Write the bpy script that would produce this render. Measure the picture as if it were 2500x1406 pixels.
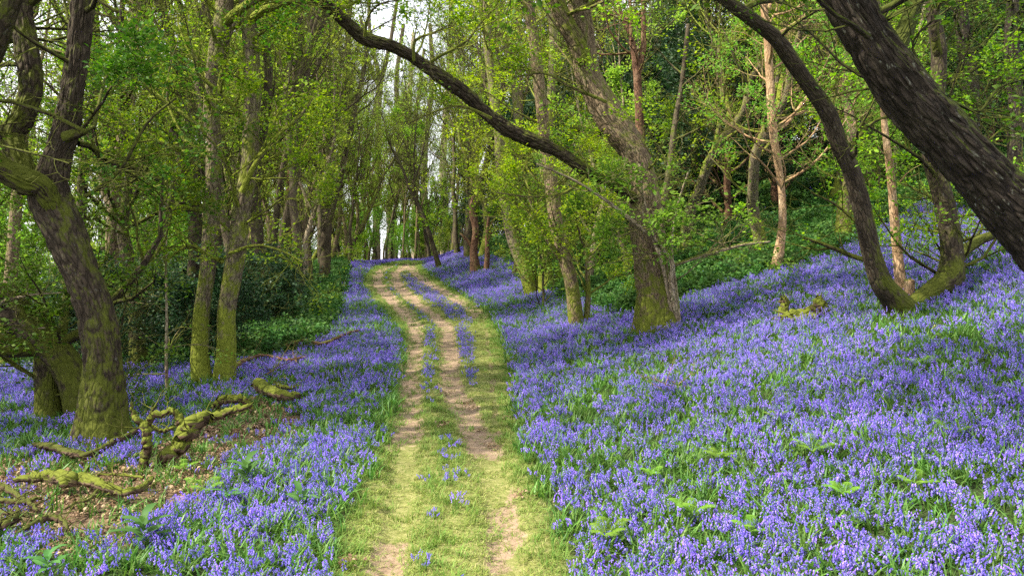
import bpy, math, random
import numpy as np
from mathutils import Vector

for o in list(bpy.data.objects):
    bpy.data.objects.remove(o, do_unlink=True)
scene = bpy.context.scene
C = scene.collection

# ------------------------------------------------------------------ camera
EYE, FPX, PITCH = 2.4, 2000.0, math.atan(123 / 2000)
cam_data = bpy.data.cameras.new("camera")
cam_data.sensor_width = 36
cam_data.lens = 36 * FPX / 2500
cam_data.clip_end = 2000
cam = bpy.data.objects.new("camera", cam_data)
C.objects.link(cam)
cam.location = (0, 0, EYE)
cam.rotation_euler = (math.radians(90) - PITCH, 0, 0)
scene.camera = cam

# ------------------------------------------------------------------ light
SUN_EL, SUN_AZ = math.radians(50), math.radians(-104)      # azimuth clockwise from +Y (north): from the left, a little behind
world = bpy.data.worlds.new("World")
scene.world = world
world.use_nodes = True
wn = world.node_tree
for n in list(wn.nodes): wn.nodes.remove(n)
wo = wn.nodes.new("ShaderNodeOutputWorld")
bg = wn.nodes.new("ShaderNodeBackground")
sky = wn.nodes.new("ShaderNodeTexSky")
sky.sky_type = 'NISHITA'; sky.sun_disc = False
sky.sun_elevation = SUN_EL; sky.sun_rotation = SUN_AZ
sky.air_density = 1.0; sky.dust_density = 3.0; sky.ozone_density = 1.0
# thin bright cloud over the blue
ctex = wn.nodes.new("ShaderNodeTexCoord")
cn = wn.nodes.new("ShaderNodeTexNoise"); cn.inputs['Scale'].default_value = 3.0; cn.inputs['Detail'].default_value = 5
cr = wn.nodes.new("ShaderNodeMapRange"); cr.inputs[1].default_value = .3; cr.inputs[2].default_value = .6
cr.inputs[3].default_value = .55; cr.inputs[4].default_value = 1.0
cmx = wn.nodes.new("ShaderNodeMix"); cmx.data_type = 'RGBA'
cmx.inputs[7].default_value = (6.7, 6.7, 7.1, 1)
wn.links.new(ctex.outputs['Generated'], cn.inputs['Vector'])
wn.links.new(cn.outputs[0], cr.inputs[0]); wn.links.new(cr.outputs[0], cmx.inputs[0])
wn.links.new(sky.outputs[0], cmx.inputs[6]); wn.links.new(cmx.outputs[2], bg.inputs[0])
bg.inputs[1].default_value = 0.14
wn.links.new(bg.outputs[0], wo.inputs[0])

sd = bpy.data.lights.new("sun", 'SUN'); sd.energy = 5.0; sd.angle = math.radians(.9); sd.color = (1.0, .93, .78)
sun = bpy.data.objects.new("sun", sd); C.objects.link(sun)
sdir = Vector((math.sin(SUN_AZ) * math.cos(SUN_EL), math.cos(SUN_AZ) * math.cos(SUN_EL), math.sin(SUN_EL)))
sun.rotation_euler = (-sdir).to_track_quat('-Z', 'Y').to_euler()

vs = scene.view_settings
vs.view_transform = 'Standard'; vs.look = 'None'; vs.gamma = 1; vs.use_curve_mapping = False
vs.exposure = 1.4
cy = scene.cycles
cy.max_bounces = 7; cy.diffuse_bounces = 4; cy.glossy_bounces = 2; cy.transmission_bounces = 4; cy.transparent_max_bounces = 4
cy.use_denoising = False
cy.caustics_reflective = False; cy.caustics_refractive = False
cy.sample_clamp_indirect = 6

# ------------------------------------------------------------------ geometry of the view: pixel of the photo -> world
RIGHT = np.array([1, 0, 0.]); FWD = np.array([0, math.cos(PITCH), -math.sin(PITCH)]); UP = np.array([0, math.sin(PITCH), math.cos(PITCH)])
def ray(u, v):
    return FWD + (u - 1250) / FPX * RIGHT + (703 - v) / FPX * UP
def P(u, v, Y):
    d = ray(u, v)
    return np.array([0, 0, EYE]) + d * (Y / d[1])
def proj(x, y, z):
    px, py, pz = x, y, z - EYE
    dep = np.maximum(.05, py * FWD[1] + pz * FWD[2]); upc = py * UP[1] + pz * UP[2]
    return 1250 + FPX * px / dep, 703 - FPX * upc / dep
def flat(u, v, h=0.):
    d = ray(u, v); t = (h - EYE) / d[2]
    return d[0] * t, d[1] * t

# value noise
_rt = np.random.RandomState(7).rand(256, 256)
def vn(x, y, s=0):
    x = np.asarray(x, float) + 37.3 * s + 1000; y = np.asarray(y, float) + 91.7 * s + 1000
    xi = np.floor(x).astype(int); yi = np.floor(y).astype(int); fx = x - xi; fy = y - yi
    fx = fx * fx * (3 - 2 * fx); fy = fy * fy * (3 - 2 * fy)
    a = _rt[xi & 255, yi & 255]; b = _rt[(xi + 1) & 255, yi & 255]; c = _rt[xi & 255, (yi + 1) & 255]; d = _rt[(xi + 1) & 255, (yi + 1) & 255]
    return (a * (1 - fx) + b * fx) * (1 - fy) + (c * (1 - fx) + d * fx) * fy
def fbm(x, y, s=0):
    return (vn(x, y, s) + .5 * vn(2.1 * x, 2.1 * y, s + 1) + .25 * vn(4.3 * x, 4.3 * y, s + 2)) / 1.75
def vnp(x, y, px, s=0):      # periodic in x with whole period px
    y = np.asarray(y, float) + 91.7 * s + 1000; xi = np.floor(x).astype(int); yi = np.floor(y).astype(int); fx = x - xi; fy = y - yi
    fx = fx * fx * (3 - 2 * fx); fy = fy * fy * (3 - 2 * fy); x0 = (xi % px + 11 * s) & 255; x1 = ((xi + 1) % px + 11 * s) & 255
    a = _rt[x0, yi & 255]; b = _rt[x1, yi & 255]; c = _rt[x0, (yi + 1) & 255]; d = _rt[x1, (yi + 1) & 255]
    return (a * (1 - fx) + b * fx) * (1 - fy) + (c * (1 - fx) + d * fx) * fy
def sstep(a, b, x):
    t = np.clip((x - a) / (b - a), 0, 1); return t * t * (3 - 2 * t)

# the ruts, read off the photograph as (u, v, width)
def curve(pts, h=0.):
    W = []
    for u, v, w in pts:
        x, y = flat(u, v, h); W.append((y, x, w * y / FPX))
    W.sort(); return np.array(W)
RA = curve([(900, 1700, 90), (940, 1406, 95), (972, 1250, 100), (985, 1100, 90), (998, 980, 72), (1000, 900, 62), (1010, 850, 55), (1015, 800, 48), (985, 760, 45), (945, 720, 42), (920, 690, 38), (925, 662, 34), (958, 647, 30), (1005, 637, 22)])
RB = curve([(1290, 1700, 100), (1245, 1400, 100), (1212, 1200, 110), (1185, 1100, 100), (1132, 1000, 78), (1098, 920, 62), (1095, 850, 55), (1088, 800, 46), (1058, 770, 44), (1008, 735, 44), (968, 700, 40), (962, 668, 30), (985, 650, 24), (1012, 638, 18)])
RC = curve([(1215, 1050, 90), (1205, 960, 84), (1198, 880, 78), (1187, 810, 62), (1170, 765, 46), (1100, 722, 36), (1035, 685, 34), (1004, 656, 26), (1014, 640, 16)])
EL = curve([(800, 1700, 0), (835, 1406, 0), (828, 1300, 0), (865, 1200, 0), (922, 1100, 0), (952, 1000, 0), (978, 900, 0), (988, 850, 0), (984, 800, 0), (955, 765, 0), (915, 725, 0), (890, 690, 0), (893, 662, 0), (930, 643, 0), (985, 634, 0)], .2)
ER = curve([(1450, 1700, 0), (1395, 1406, 0), (1350, 1300, 0), (1305, 1200, 0), (1270, 1100, 0), (1248, 1000, 0), (1235, 900, 0), (1215, 810, 0), (1185, 762, 0), (1120, 718, 0), (1058, 680, 0), (1028, 652, 0), (1026, 636, 0)])
def at(cv, y, k=1): return np.interp(y, cv[:, 0], cv[:, k])
def path_x(y):
    return .5 * (at(RA, y) + at(RB, y))
def terrain(x, y):
    x = np.asarray(x, float); y = np.asarray(y, float)
    xe, xw = at(ER, y), at(EL, y)
    dr = np.maximum(0, x - xe); dr = dr * dr / (dr + 1.2)
    s = np.interp(y, [4, 18, 45, 80], [.2, .28, .32, .42])
    zr = s * dr; zr = 26 * (1 - np.exp(-zr / 26))
    dl = np.maximum(0, xw - x); dl = dl * dl / (dl + 1.2)
    zl = .055 * dl + .12 * np.maximum(0, dl - 6); zl = 9 * (1 - np.exp(-zl / 9))
    off = sstep(0, 2.0, np.maximum(dr, dl))
    z = zr - zl - .03 * np.maximum(0, y - 84)
    z = z + off * (.16 * (vn(x * .35, y * .35, 3) - .5) + .07 * (vn(x * 1.1, y * 1.1, 4) - .5) + .9 * sstep(20, 60, y) * (vn(x * .08, y * .08, 9) - .5))
    z = z - .05 * rut_mask(x, y, False)
    return z
def rut_mask(x, y, noisy=True):
    m = 0
    for cv in (RA, RB, RC):
        hw = .5 * at(cv, y, 2) * (np.where(np.asarray(y) > 24, 1, .01) if cv is RC else 1) * (1 + (.9 * (fbm(x * 2.2, y * .9, 5) - .5) if noisy else 0))
        m = np.maximum(m, 1 - sstep(.6, 1.15, np.abs(x - at(cv, y)) / np.maximum(hw, .03)))
    return m * (np.asarray(y) < 92)
def tz(x, y): return float(terrain(x, y))
def hit(u, v, ymax=300, up=0.0):
    d = ray(u, v); t0 = 1.0; step = .05
    t = np.arange(2, ymax, step); x = d[0] * t; y = d[1] * t; z = EYE + d[2] * t
    g = terrain(x, y); k = np.nonzero(z < g + up)[0]
    return float(y[k[0]]) if len(k) else ymax

# ------------------------------------------------------------------ node helpers
def new_mat(name):
    m = bpy.data.materials.new(name); m.use_nodes = True; nt = m.node_tree
    for n in list(nt.nodes): nt.nodes.remove(n)
    return m, nt, nt.nodes, nt.links
def N(nt, typ, **kw):
    n = nt.nodes.new(typ)
    for k, v in kw.items():
        if k.startswith('i_'): n.inputs[k[2:].replace('_', ' ')].default_value = v
        else: setattr(n, k, v)
    return n
def ramp(nt, src, stops):
    r = nt.nodes.new("ShaderNodeValToRGB"); e = r.color_ramp.elements
    while len(e) > 1: e.remove(e[-1])
    e[0].position = stops[0][0]; e[0].color = (*stops[0][1], 1)
    for p, c in stops[1:]:
        x = e.new(p); x.color = (*c, 1)
    nt.links.new(src, r.inputs[0]); return r.outputs[0]
def mixc(nt, f, a, b):
    m = nt.nodes.new("ShaderNodeMix"); m.data_type = 'RGBA'
    for s, i in ((f, 0), (a, 6), (b, 7)):
        if hasattr(s, 'links'): nt.links.new(s, m.inputs[i])
        else: m.inputs[i].default_value = s if i == 0 else (*s, 1)
    return m.outputs[2]
def math_(nt, op, a, b=0.0):
    m = nt.nodes.new("ShaderNodeMath"); m.operation = op; m.use_clamp = False
    for s, i in ((a, 0), (b, 1)):
        if hasattr(s, 'links'): nt.links.new(s, m.inputs[i])
        else: m.inputs[i].default_value = s
    return m.outputs[0]
def rng_map(nt, src, a, b, c, d):
    m = nt.nodes.new("ShaderNodeMapRange"); nt.links.new(src, m.inputs[0])
    for i, v in zip((1, 2, 3, 4), (a, b, c, d)): m.inputs[i].default_value = v
    return m.outputs[0]

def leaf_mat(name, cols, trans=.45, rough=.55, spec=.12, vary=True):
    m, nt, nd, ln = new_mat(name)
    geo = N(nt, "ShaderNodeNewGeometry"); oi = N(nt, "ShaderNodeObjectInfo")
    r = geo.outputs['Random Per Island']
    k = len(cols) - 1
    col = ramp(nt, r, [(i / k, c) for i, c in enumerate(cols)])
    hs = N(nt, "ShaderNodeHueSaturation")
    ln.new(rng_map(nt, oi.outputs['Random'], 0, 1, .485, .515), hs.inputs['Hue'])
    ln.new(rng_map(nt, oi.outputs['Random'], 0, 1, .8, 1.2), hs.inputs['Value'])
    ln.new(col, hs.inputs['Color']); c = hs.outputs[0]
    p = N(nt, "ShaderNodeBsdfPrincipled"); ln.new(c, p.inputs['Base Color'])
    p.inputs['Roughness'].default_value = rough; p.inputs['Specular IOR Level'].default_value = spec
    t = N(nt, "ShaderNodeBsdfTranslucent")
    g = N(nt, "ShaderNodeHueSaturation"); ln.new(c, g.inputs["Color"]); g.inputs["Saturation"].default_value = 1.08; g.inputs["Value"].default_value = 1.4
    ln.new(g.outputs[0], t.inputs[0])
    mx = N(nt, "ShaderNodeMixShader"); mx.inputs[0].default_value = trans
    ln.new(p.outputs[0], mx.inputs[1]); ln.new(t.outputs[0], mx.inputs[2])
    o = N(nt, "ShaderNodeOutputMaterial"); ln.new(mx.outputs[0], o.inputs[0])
    return m

def bark_mat(name, cols, moss=.5, mosscol=(.105, .125, .012), furrow=1.0, lichen=.25, mosstop=0.0):
    m, nt, nd, ln = new_mat(name)
    a = N(nt, "ShaderNodeAttribute", attribute_name="bark")
    geo = N(nt, "ShaderNodeNewGeometry"); tc = N(nt, "ShaderNodeTexCoord")
    mp = N(nt, "ShaderNodeMapping"); mp.inputs['Scale'].default_value = (1, 1, .5); ln.new(a.outputs['Vector'], mp.inputs[0])
    v = N(nt, "ShaderNodeTexVoronoi", feature='DISTANCE_TO_EDGE'); v.inputs['Scale'].default_value = 13
    wn_ = N(nt, "ShaderNodeTexNoise"); wn_.inputs['Scale'].default_value = 9; wn_.inputs['Detail'].default_value = 4
    ln.new(mp.outputs[0], wn_.inputs['Vector'])
    vm = N(nt, "ShaderNodeMix"); vm.data_type = 'VECTOR'; vm.inputs[0].default_value = .05
    ln.new(mp.outputs[0], vm.inputs[4]); ln.new(wn_.outputs['Color'], vm.inputs[5]); ln.new(vm.outputs[1], v.inputs['Vector'])
    n1 = N(nt, "ShaderNodeTexNoise"); n1.inputs['Scale'].default_value = 3.2; n1.inputs['Detail'].default_value = 7; n1.inputs['Roughness'].default_value = .65
    ln.new(a.outputs['Vector'], n1.inputs['Vector'])
    n2 = N(nt, "ShaderNodeTexNoise"); n2.inputs['Scale'].default_value = 30; n2.inputs['Detail'].default_value = 5; n2.inputs['Roughness'].default_value = .7
    ln.new(mp.outputs[0], n2.inputs['Vector'])
    base = ramp(nt, n1.outputs[0], [(.3, cols[0]), (.5, cols[1]), (.72, cols[2])])
    fur = rng_map(nt, v.outputs['Distance'], 0, .2, .22, 1)
    mul = N(nt, "ShaderNodeMix"); mul.data_type = 'RGBA'; mul.blend_type = 'MULTIPLY'; mul.inputs[0].default_value = .65
    ln.new(base, mul.inputs[6]); ln.new(fur, mul.inputs[7])
    col = mul.outputs[2]
    # lichen patches
    n3 = N(nt, "ShaderNodeTexNoise"); n3.inputs['Scale'].default_value = 11; n3.inputs['Detail'].default_value = 6; n3.inputs['Roughness'].default_value = .7
    ln.new(a.outputs['Vector'], n3.inputs['Vector'])
    col = mixc(nt, rng_map(nt, n3.outputs[0], .6, .68, 0, lichen), col, (.3, .31, .24))
    # moss: patchy, more low down and on upward faces
    sx = N(nt, "ShaderNodeSeparateXYZ"); ln.new(a.outputs['Vector'], sx.inputs[0])
    sn = N(nt, "ShaderNodeSeparateXYZ"); ln.new(geo.outputs['Normal'], sn.inputs[0])
    low = rng_map(nt, sx.outputs[2], 0, 2.2, .22, 0)
    upf = math_(nt, 'MULTIPLY', sn.outputs[2], .22 + mosstop)
    f = math_(nt, 'ADD', math_(nt, 'ADD', n1.outputs[0], low), upf)
    f = math_(nt, 'ADD', f, math_(nt, 'MULTIPLY', math_(nt, 'SUBTRACT', n2.outputs[0], .5), .35))
    t0 = .80 - .42 * moss
    f = rng_map(nt, f, t0, t0 + .14, 0, .95)
    mcol = mixc(nt, n2.outputs[0], tuple(c * .45 for c in mosscol), tuple(c * 1.5 for c in mosscol))
    col = mixc(nt, f, col, mcol)
    p = N(nt, "ShaderNodeBsdfPrincipled"); ln.new(col, p.inputs['Base Color']); p.inputs['Roughness'].default_value = .9
    p.inputs['Specular IOR Level'].default_value = .15
    hgt = math_(nt, 'ADD', math_(nt, 'MULTIPLY', fur, 1.0), math_(nt, 'MULTIPLY', n2.outputs[0], .8))
    b = N(nt, "ShaderNodeBump"); b.inputs['Strength'].default_value = .85 * furrow; b.inputs['Distance'].default_value = .02
    ln.new(hgt, b.inputs['Height']); ln.new(b.outputs[0], p.inputs['Normal'])
    o = N(nt, "ShaderNodeOutputMaterial"); ln.new(p.outputs[0], o.inputs[0])
    return m

M = {}
M['oak_bark'] = bark_mat("oak_bark", [(.10, .07, .042), (.22, .16, .1), (.36, .29, .2)], moss=.66)
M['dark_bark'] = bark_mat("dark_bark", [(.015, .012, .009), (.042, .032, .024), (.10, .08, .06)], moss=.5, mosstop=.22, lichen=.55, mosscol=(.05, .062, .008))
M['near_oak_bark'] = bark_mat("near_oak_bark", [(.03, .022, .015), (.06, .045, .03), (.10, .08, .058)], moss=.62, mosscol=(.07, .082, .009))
M['mossy_bark'] = bark_mat("mossy_bark", [(.11, .085, .055), (.2, .16, .11), (.32, .27, .19)], moss=.8, mosscol=(.16, .19, .018))
M['pale_bark'] = bark_mat("pale_bark", [(.17, .12, .075), (.34, .27, .18), (.55, .48, .36)], moss=.42, lichen=.6)
M['bare_wood'] = bark_mat("bare_wood", [(.24, .13, .07), (.42, .27, .15), (.6, .44, .28)], moss=.12, lichen=.2, furrow=.6)
M['dead_wood'] = bark_mat("dead_wood", [(.07, .035, .022), (.16, .085, .05), (.28, .18, .11)], moss=.2, lichen=.2)
M['far_bark'] = bark_mat("far_bark", [(.045, .035, .022), (.09, .07, .045), (.16, .13, .085)], moss=.5, mosscol=(.08, .095, .015), furrow=.5)
M['moss_wood'] = bark_mat("moss_wood", [(.05, .03, .02), (.11, .07, .045), (.2, .14, .09)], moss=.42, mosstop=.34, mosscol=(.10, .12, .012))
M['dark_moss_wood'] = bark_mat("dark_moss_wood", [(.04, .025, .018), (.09, .055, .035), (.17, .12, .08)], moss=.2, mosstop=.26, mosscol=(.06, .07, .01))
M['leaf'] = leaf_mat("oak_leaf", [(.075, .165, .012), (.125, .24, .018), (.28, .39, .035), (.095, .2, .02)])  # lightest tone paints sunlit highlights onto random leaves
M['leaf_yellow'] = leaf_mat("young_oak_leaf", [(.14, .22, .012), (.22, .3, .02), (.32, .36, .03)])
M['leaf_hazel'] = leaf_mat("hazel_leaf", [(.09, .2, .025), (.14, .27, .035), (.2, .33, .05)])
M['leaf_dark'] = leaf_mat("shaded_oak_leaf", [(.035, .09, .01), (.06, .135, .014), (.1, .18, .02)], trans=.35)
M['holly'] = leaf_mat("holly_leaf", [(.013, .038, .013), (.024, .06, .02), (.045, .09, .03)], trans=.22, rough=.5, spec=.25)
M['far_leaf'] = leaf_mat("far_leaf", [(.12, .21, .03), (.2, .3, .04), (.31, .4, .06), (.15, .25, .04)], trans=.5)
M['bell'] = leaf_mat("bluebell_petal", [(.15, .095, .52), (.24, .165, .66), (.42, .34, .82), (.19, .125, .60)], trans=.35, rough=.6, spec=.08)
M['stalk'] = leaf_mat("bluebell_leaf", [(.04, .11, .018), (.075, .17, .03), (.13, .24, .04)], trans=.3, rough=.45, spec=.22)
M['sward'] = leaf_mat("short_grass", [(.17, .22, .045), (.25, .28, .07), (.12, .2, .035), (.38, .34, .15)], trans=.3)
M['grass'] = leaf_mat("verge_grass", [(.08, .15, .025), (.13, .22, .04), (.22, .29, .07)], trans=.35)
M['cover'] = leaf_mat("ground_cover_leaf", [(.03, .085, .02), (.05, .12, .025), (.08, .16, .03)], trans=.25)
M['litter'] = leaf_mat("dead_leaf", [(.10, .06, .03), (.17, .11, .06), (.25, .17, .1), (.36, .27, .17)], trans=.1, rough=.8)
M['fern'] = leaf_mat("fern_frond", [(.10, .2, .02), (.14, .26, .03), (.2, .3, .04)], trans=.4)
M['broad'] = leaf_mat("broad_leaf", [(.045, .11, .028), (.06, .14, .035), (.08, .165, .045)], trans=.3)

# ground material driven by the painted masks: earth (ruts), sward (short mossy grass), litter
def ground_material():
    m, nt, nd, ln = new_mat("woodland_ground")
    tc = N(nt, "ShaderNodeTexCoord")
    ar = N(nt, "ShaderNodeAttribute", attribute_name="rut"); asw = N(nt, "ShaderNodeAttribute", attribute_name="sward"); al = N(nt, "ShaderNodeAttribute", attribute_name="litter")
    def noise(sc, det=6, r=.6):
        n = N(nt, "ShaderNodeTexNoise"); n.inputs['Scale'].default_value = sc; n.inputs['Detail'].default_value = det; n.inputs['Roughness'].default_value = r
        ln.new(tc.outputs['Object'], n.inputs['Vector']); return n.outputs[0]
    a, b, c = noise(1.7), noise(14, 7, .7), noise(60, 4, .7)
    soil = ramp(nt, b, [(.3, (.012, .018, .008)), (.5, (.03, .045, .015)), (.7, (.06, .075, .03))])
    sw = ramp(nt, b, [(.3, (.09, .1, .03)), (.5, (.2, .19, .07)), (.7, (.34, .3, .15))])
    sw = mixc(nt, rng_map(nt, c, .35, .65, 0, .5), sw, (.12, .17, .03))
    earth = ramp(nt, b, [(.25, (.13, .088, .055)), (.5, (.25, .18, .12)), (.75, (.38, .285, .2))])
    earth = mixc(nt, rng_map(nt, c, .55, .75, 0, .6), earth, (.13, .09, .06))
    v = N(nt, "ShaderNodeTexVoronoi"); v.inputs['Scale'].default_value = 22; ln.new(tc.outputs['Object'], v.inputs['Vector'])
    lit = ramp(nt, v.outputs['Color'], [(.1, (.05, .035, .02)), (.5, (.11, .075, .045)), (.85, (.2, .14, .09))])
    col = mixc(nt, asw.outputs['Fac'], soil, sw)
    col = mixc(nt, al.outputs['Fac'], col, lit)
    rf = math_(nt, 'ADD', ar.outputs['Fac'], math_(nt, 'MULTIPLY', math_(nt, 'SUBTRACT', b, .5), 1.0))
    rf = math_(nt, 'ADD', rf, math_(nt, 'MULTIPLY', math_(nt, 'SUBTRACT', c, .5), .8))
    col = mixc(nt, rng_map(nt, rf, .3, .5, 0, 1), col, earth)
    p = N(nt, "ShaderNodeBsdfPrincipled"); p.inputs['Roughness'].default_value = .95; p.inputs['Specular IOR Level'].default_value = .1
    ln.new(col, p.inputs['Base Color'])
    bm = N(nt, "ShaderNodeBump"); bm.inputs['Strength'].default_value = .9; bm.inputs['Distance'].default_value = .03
    ln.new(math_(nt, 'ADD', b, math_(nt, 'MULTIPLY', c, .5)), bm.inputs['Height']); ln.new(bm.outputs[0], p.inputs['Normal'])
    o = N(nt, "ShaderNodeOutputMaterial"); ln.new(p.outputs[0], o.inputs[0])
    return m
M['ground'] = ground_material()

# ------------------------------------------------------------------ mesh helpers
def add_mesh(name, verts, faces, mats, parent=None, attrs=None, smooth=True, fmat=None, link=True):
    me = bpy.data.meshes.new(name)
    verts = np.asarray(verts, np.float32).reshape(-1, 3)
    me.vertices.add(len(verts)); me.vertices.foreach_set("co", verts.ravel())
    if isinstance(faces, np.ndarray):
        k = faces.shape[1]; idx = faces.ravel().astype(np.int32); tot = np.full(len(faces), k, np.int32)
    else:
        tot = np.array([len(f) for f in faces], np.int32); idx = np.array([i for f in faces for i in f], np.int32)
    me.loops.add(len(idx)); me.loops.foreach_set("vertex_index", idx)
    me.polygons.add(len(tot)); st = np.concatenate(([0], np.cumsum(tot)[:-1])).astype(np.int32)
    me.polygons.foreach_set("loop_start", st)
    if fmat is not None: me.polygons.foreach_set("material_index", np.asarray(fmat, np.int32))
    me.polygons.foreach_set("use_smooth", np.full(len(tot), smooth, bool))
    me.update(calc_edges=True)
    for k, (typ, arr) in (attrs or {}).items():
        at_ = me.attributes.new(k, typ, 'POINT'); at_.data.foreach_set('vector' if typ == 'FLOAT_VECTOR' else 'value', np.asarray(arr, np.float32).ravel())
    for m in (mats if isinstance(mats, (list, tuple)) else [mats]): me.materials.append(m)
    o = bpy.data.objects.new(name, me)
    if link: C.objects.link(o)
    if parent is not None: o.parent = parent
    return o

def tag(o, label=None, cat=None, group=None, kind=None):
    if label: o['label'] = label
    if cat: o['category'] = cat
    if group: o['group'] = group
    if kind: o['kind'] = kind
    return o
def empty(name, loc):
    o = bpy.data.objects.new(name, None); o.empty_display_size = .2; C.objects.link(o); o.location = loc; return o
def copy_tree(src, loc, rz, sc):
    r = src.copy(); C.objects.link(r); r.location = loc; r.rotation_euler = (0, 0, rz); r.scale = (sc, sc, sc)
    for ch in src.children:
        c = ch.copy(); C.objects.link(c); c.parent = r
    return r

class Wood:
    """collects tapered tubes into one mesh, with a bark coordinate per vertex"""
    def __init__(s): s.v = []; s.f4 = []; s.b = []; s.n = 0; s.f3 = []
    def tube(s, pts, rad, sides=6, rough=0.0, flare=0.0, seed=0, l0=0.0, cap=True, fine=0):
        pts = np.asarray(pts, float); rad = np.asarray(rad, float); n = len(pts)
        T = np.gradient(pts, axis=0); T /= np.linalg.norm(T, axis=1)[:, None] + 1e-9
        ref = np.array([0, 1., 0]) if abs(T[0][1]) < .8 else np.array([1., 0, 0])
        U = np.zeros_like(pts); u = ref - T[0] * ref.dot(T[0]); u /= np.linalg.norm(u)
        for i in range(n):
            u = u - T[i] * u.dot(T[i]); u /= np.linalg.norm(u) + 1e-9; U[i] = u
        V = np.cross(T, U)
        seg = np.linalg.norm(np.diff(pts, axis=0), axis=1); L = l0 + np.concatenate(([0], np.cumsum(seg)))
        th = np.arange(sides) * 2 * math.pi / sides
        ct, st = np.cos(th), np.sin(th)
        R = np.repeat(rad[:, None], sides, 1)
        if rough:
            a = np.repeat(th[None], n, 0); l = np.repeat(L[:, None], sides, 1)
            q = a / (2 * math.pi)
            R = R * (1 + rough * (vnp(q * 3, l * .9, 3, seed) - .5) * 1.4 + rough * .8 * (vnp(q * 7, l * 2.6, 7, seed + 1) - .5))
            if fine:
                wob = .6 * vnp(q * 9, l * 3, 9, seed + 4); K = fine
                rid = np.abs(vnp(q * K + wob, l * 5.5, K, seed + 2) - .5) * 2; rid2 = np.abs(vnp(q * K * 2 + wob, l * 12, K * 2, seed + 3) - .5) * 2
                am = np.minimum(1, R / .13); R = R + am * (.022 * np.minimum(1, rid * 1.8) + .008 * rid2 - .015)
            if flare:
                w = np.exp(-(l - L[0]) / .38)
                R = R * (1 + flare * w * (.35 + .65 * np.maximum(0, np.cos(a * 2.5 + seed)) ** 1.2 + .3 * np.cos(a * 4 + seed * 2)))
        co = pts[:, None] + R[..., None] * (ct[None, :, None] * U[:, None] + st[None, :, None] * V[:, None])
        bk = np.stack([rad.max() * ct[None].repeat(n, 0), rad.max() * st[None].repeat(n, 0), np.repeat(L[:, None], sides, 1)], -1)
        bk[..., :2] += seed * 1.37 % 7
        s.v.append(co.reshape(-1, 3)); s.b.append(bk.reshape(-1, 3))
        i = np.arange(n - 1)[:, None] * sides + np.arange(sides)[None]; j = np.arange(n - 1)[:, None] * sides + (np.arange(sides)[None] + 1) % sides
        f = np.stack([i, j, j + sides, i + sides], -1).reshape(-1, 4) + s.n
        s.f4.append(f); base = s.n; s.n += n * sides
        if cap:
            s.v.append(pts[-1:] + T[-1:] * rad[-1] * .4); s.b.append(bk[-1, :1].reshape(1, 3)); c = s.n; s.n += 1
            k = base + (n - 1) * sides
            for q in range(sides): s.f3.append((k + q, k + (q + 1) % sides, c))
    def absorb(s, o):
        if not o.n: return
        s.v += o.v; s.b += o.b; s.f4 += [f + s.n for f in o.f4]; s.f3 += [tuple(i + s.n for i in t) for t in o.f3]; s.n += o.n
    def build(s, name, mat, parent, off=(0, 0, 0), link=True):
        v = np.concatenate(s.v) - np.asarray(off)
        faces = [tuple(f) for f in np.concatenate(s.f4).tolist()] + s.f3
        return add_mesh(name, v, faces, mat, parent, {'bark': ('FLOAT_VECTOR', np.concatenate(s.b))}, link=link)

def smooth_line(pts, n):
    """catmull-rom through rows of pts (any width), n samples per span"""
    p = np.asarray(pts, float); p = np.vstack([2 * p[0] - p[1], p, 2 * p[-1] - p[-2]]); out = []
    for i in range(1, len(p) - 2):
        for t in np.arange(n) / n:
            a, b, c, d = p[i - 1], p[i], p[i + 1], p[i + 2]
            out.append(.5 * (2 * b + (c - a) * t + (2 * a - 5 * b + 4 * c - d) * t * t + (3 * b - a - 3 * c + d) * t ** 3))
    out.append(p[-2]); return np.array(out)

def grow(w, tips, p0, d0, length, r, level, rs, up=.15, wig=.32, kids=(5, 5, 4), seed=0, tipstep=.5, minr=.003):
    """a limb with forks; the last level's twigs are noted in tips as (point, direction)"""
    n = 7 if level == 0 else (5 if level == 1 else 4)
    pts = [np.array(p0, float)]; d = np.array(d0, float); d /= np.linalg.norm(d); dirs = [d]
    for i in range(n):
        d = d + rs.normal(0, wig, 3) * (.55, .55, .5)[0] + np.array([0, 0, up * (.6 if level else 1)])
        d /= np.linalg.norm(d); dirs.append(d)
        pts.append(pts[-1] + d * length / n)
    rr = r * (1 - .82 * np.linspace(0, 1, n + 1) ** 1.1); rr = np.maximum(rr, minr)
    w.tube(pts, rr, 7 if r > .06 else (5 if r > .02 else 3), seed=seed + level, cap=False)
    if level >= len(kids):
        for k in range(1, n + 1): tips.append((pts[k], dirs[k]))
        return
    for k in range(kids[level]):
        t = .22 + .78 * (k + rs.rand()) / kids[level]; i = min(n - 1, int(t * n)); q = pts[i] + (pts[i + 1] - pts[i]) * (t * n - i)
        side = np.cross(dirs[i], rs.normal(0, 1, 3)); side /= np.linalg.norm(side) + 1e-9
        side[2] *= .55
        dd = dirs[i] * .75 + side * (.7 + .4 * rs.rand())
        grow(w, tips, q, dd, length * (.42 + .25 * rs.rand()) * (1.1 - .35 * t), max(minr, rr[i] * .55), level + 1, rs, up, wig, kids, seed, minr=minr)
    tips.append((pts[-1], dirs[-1]))

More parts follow.
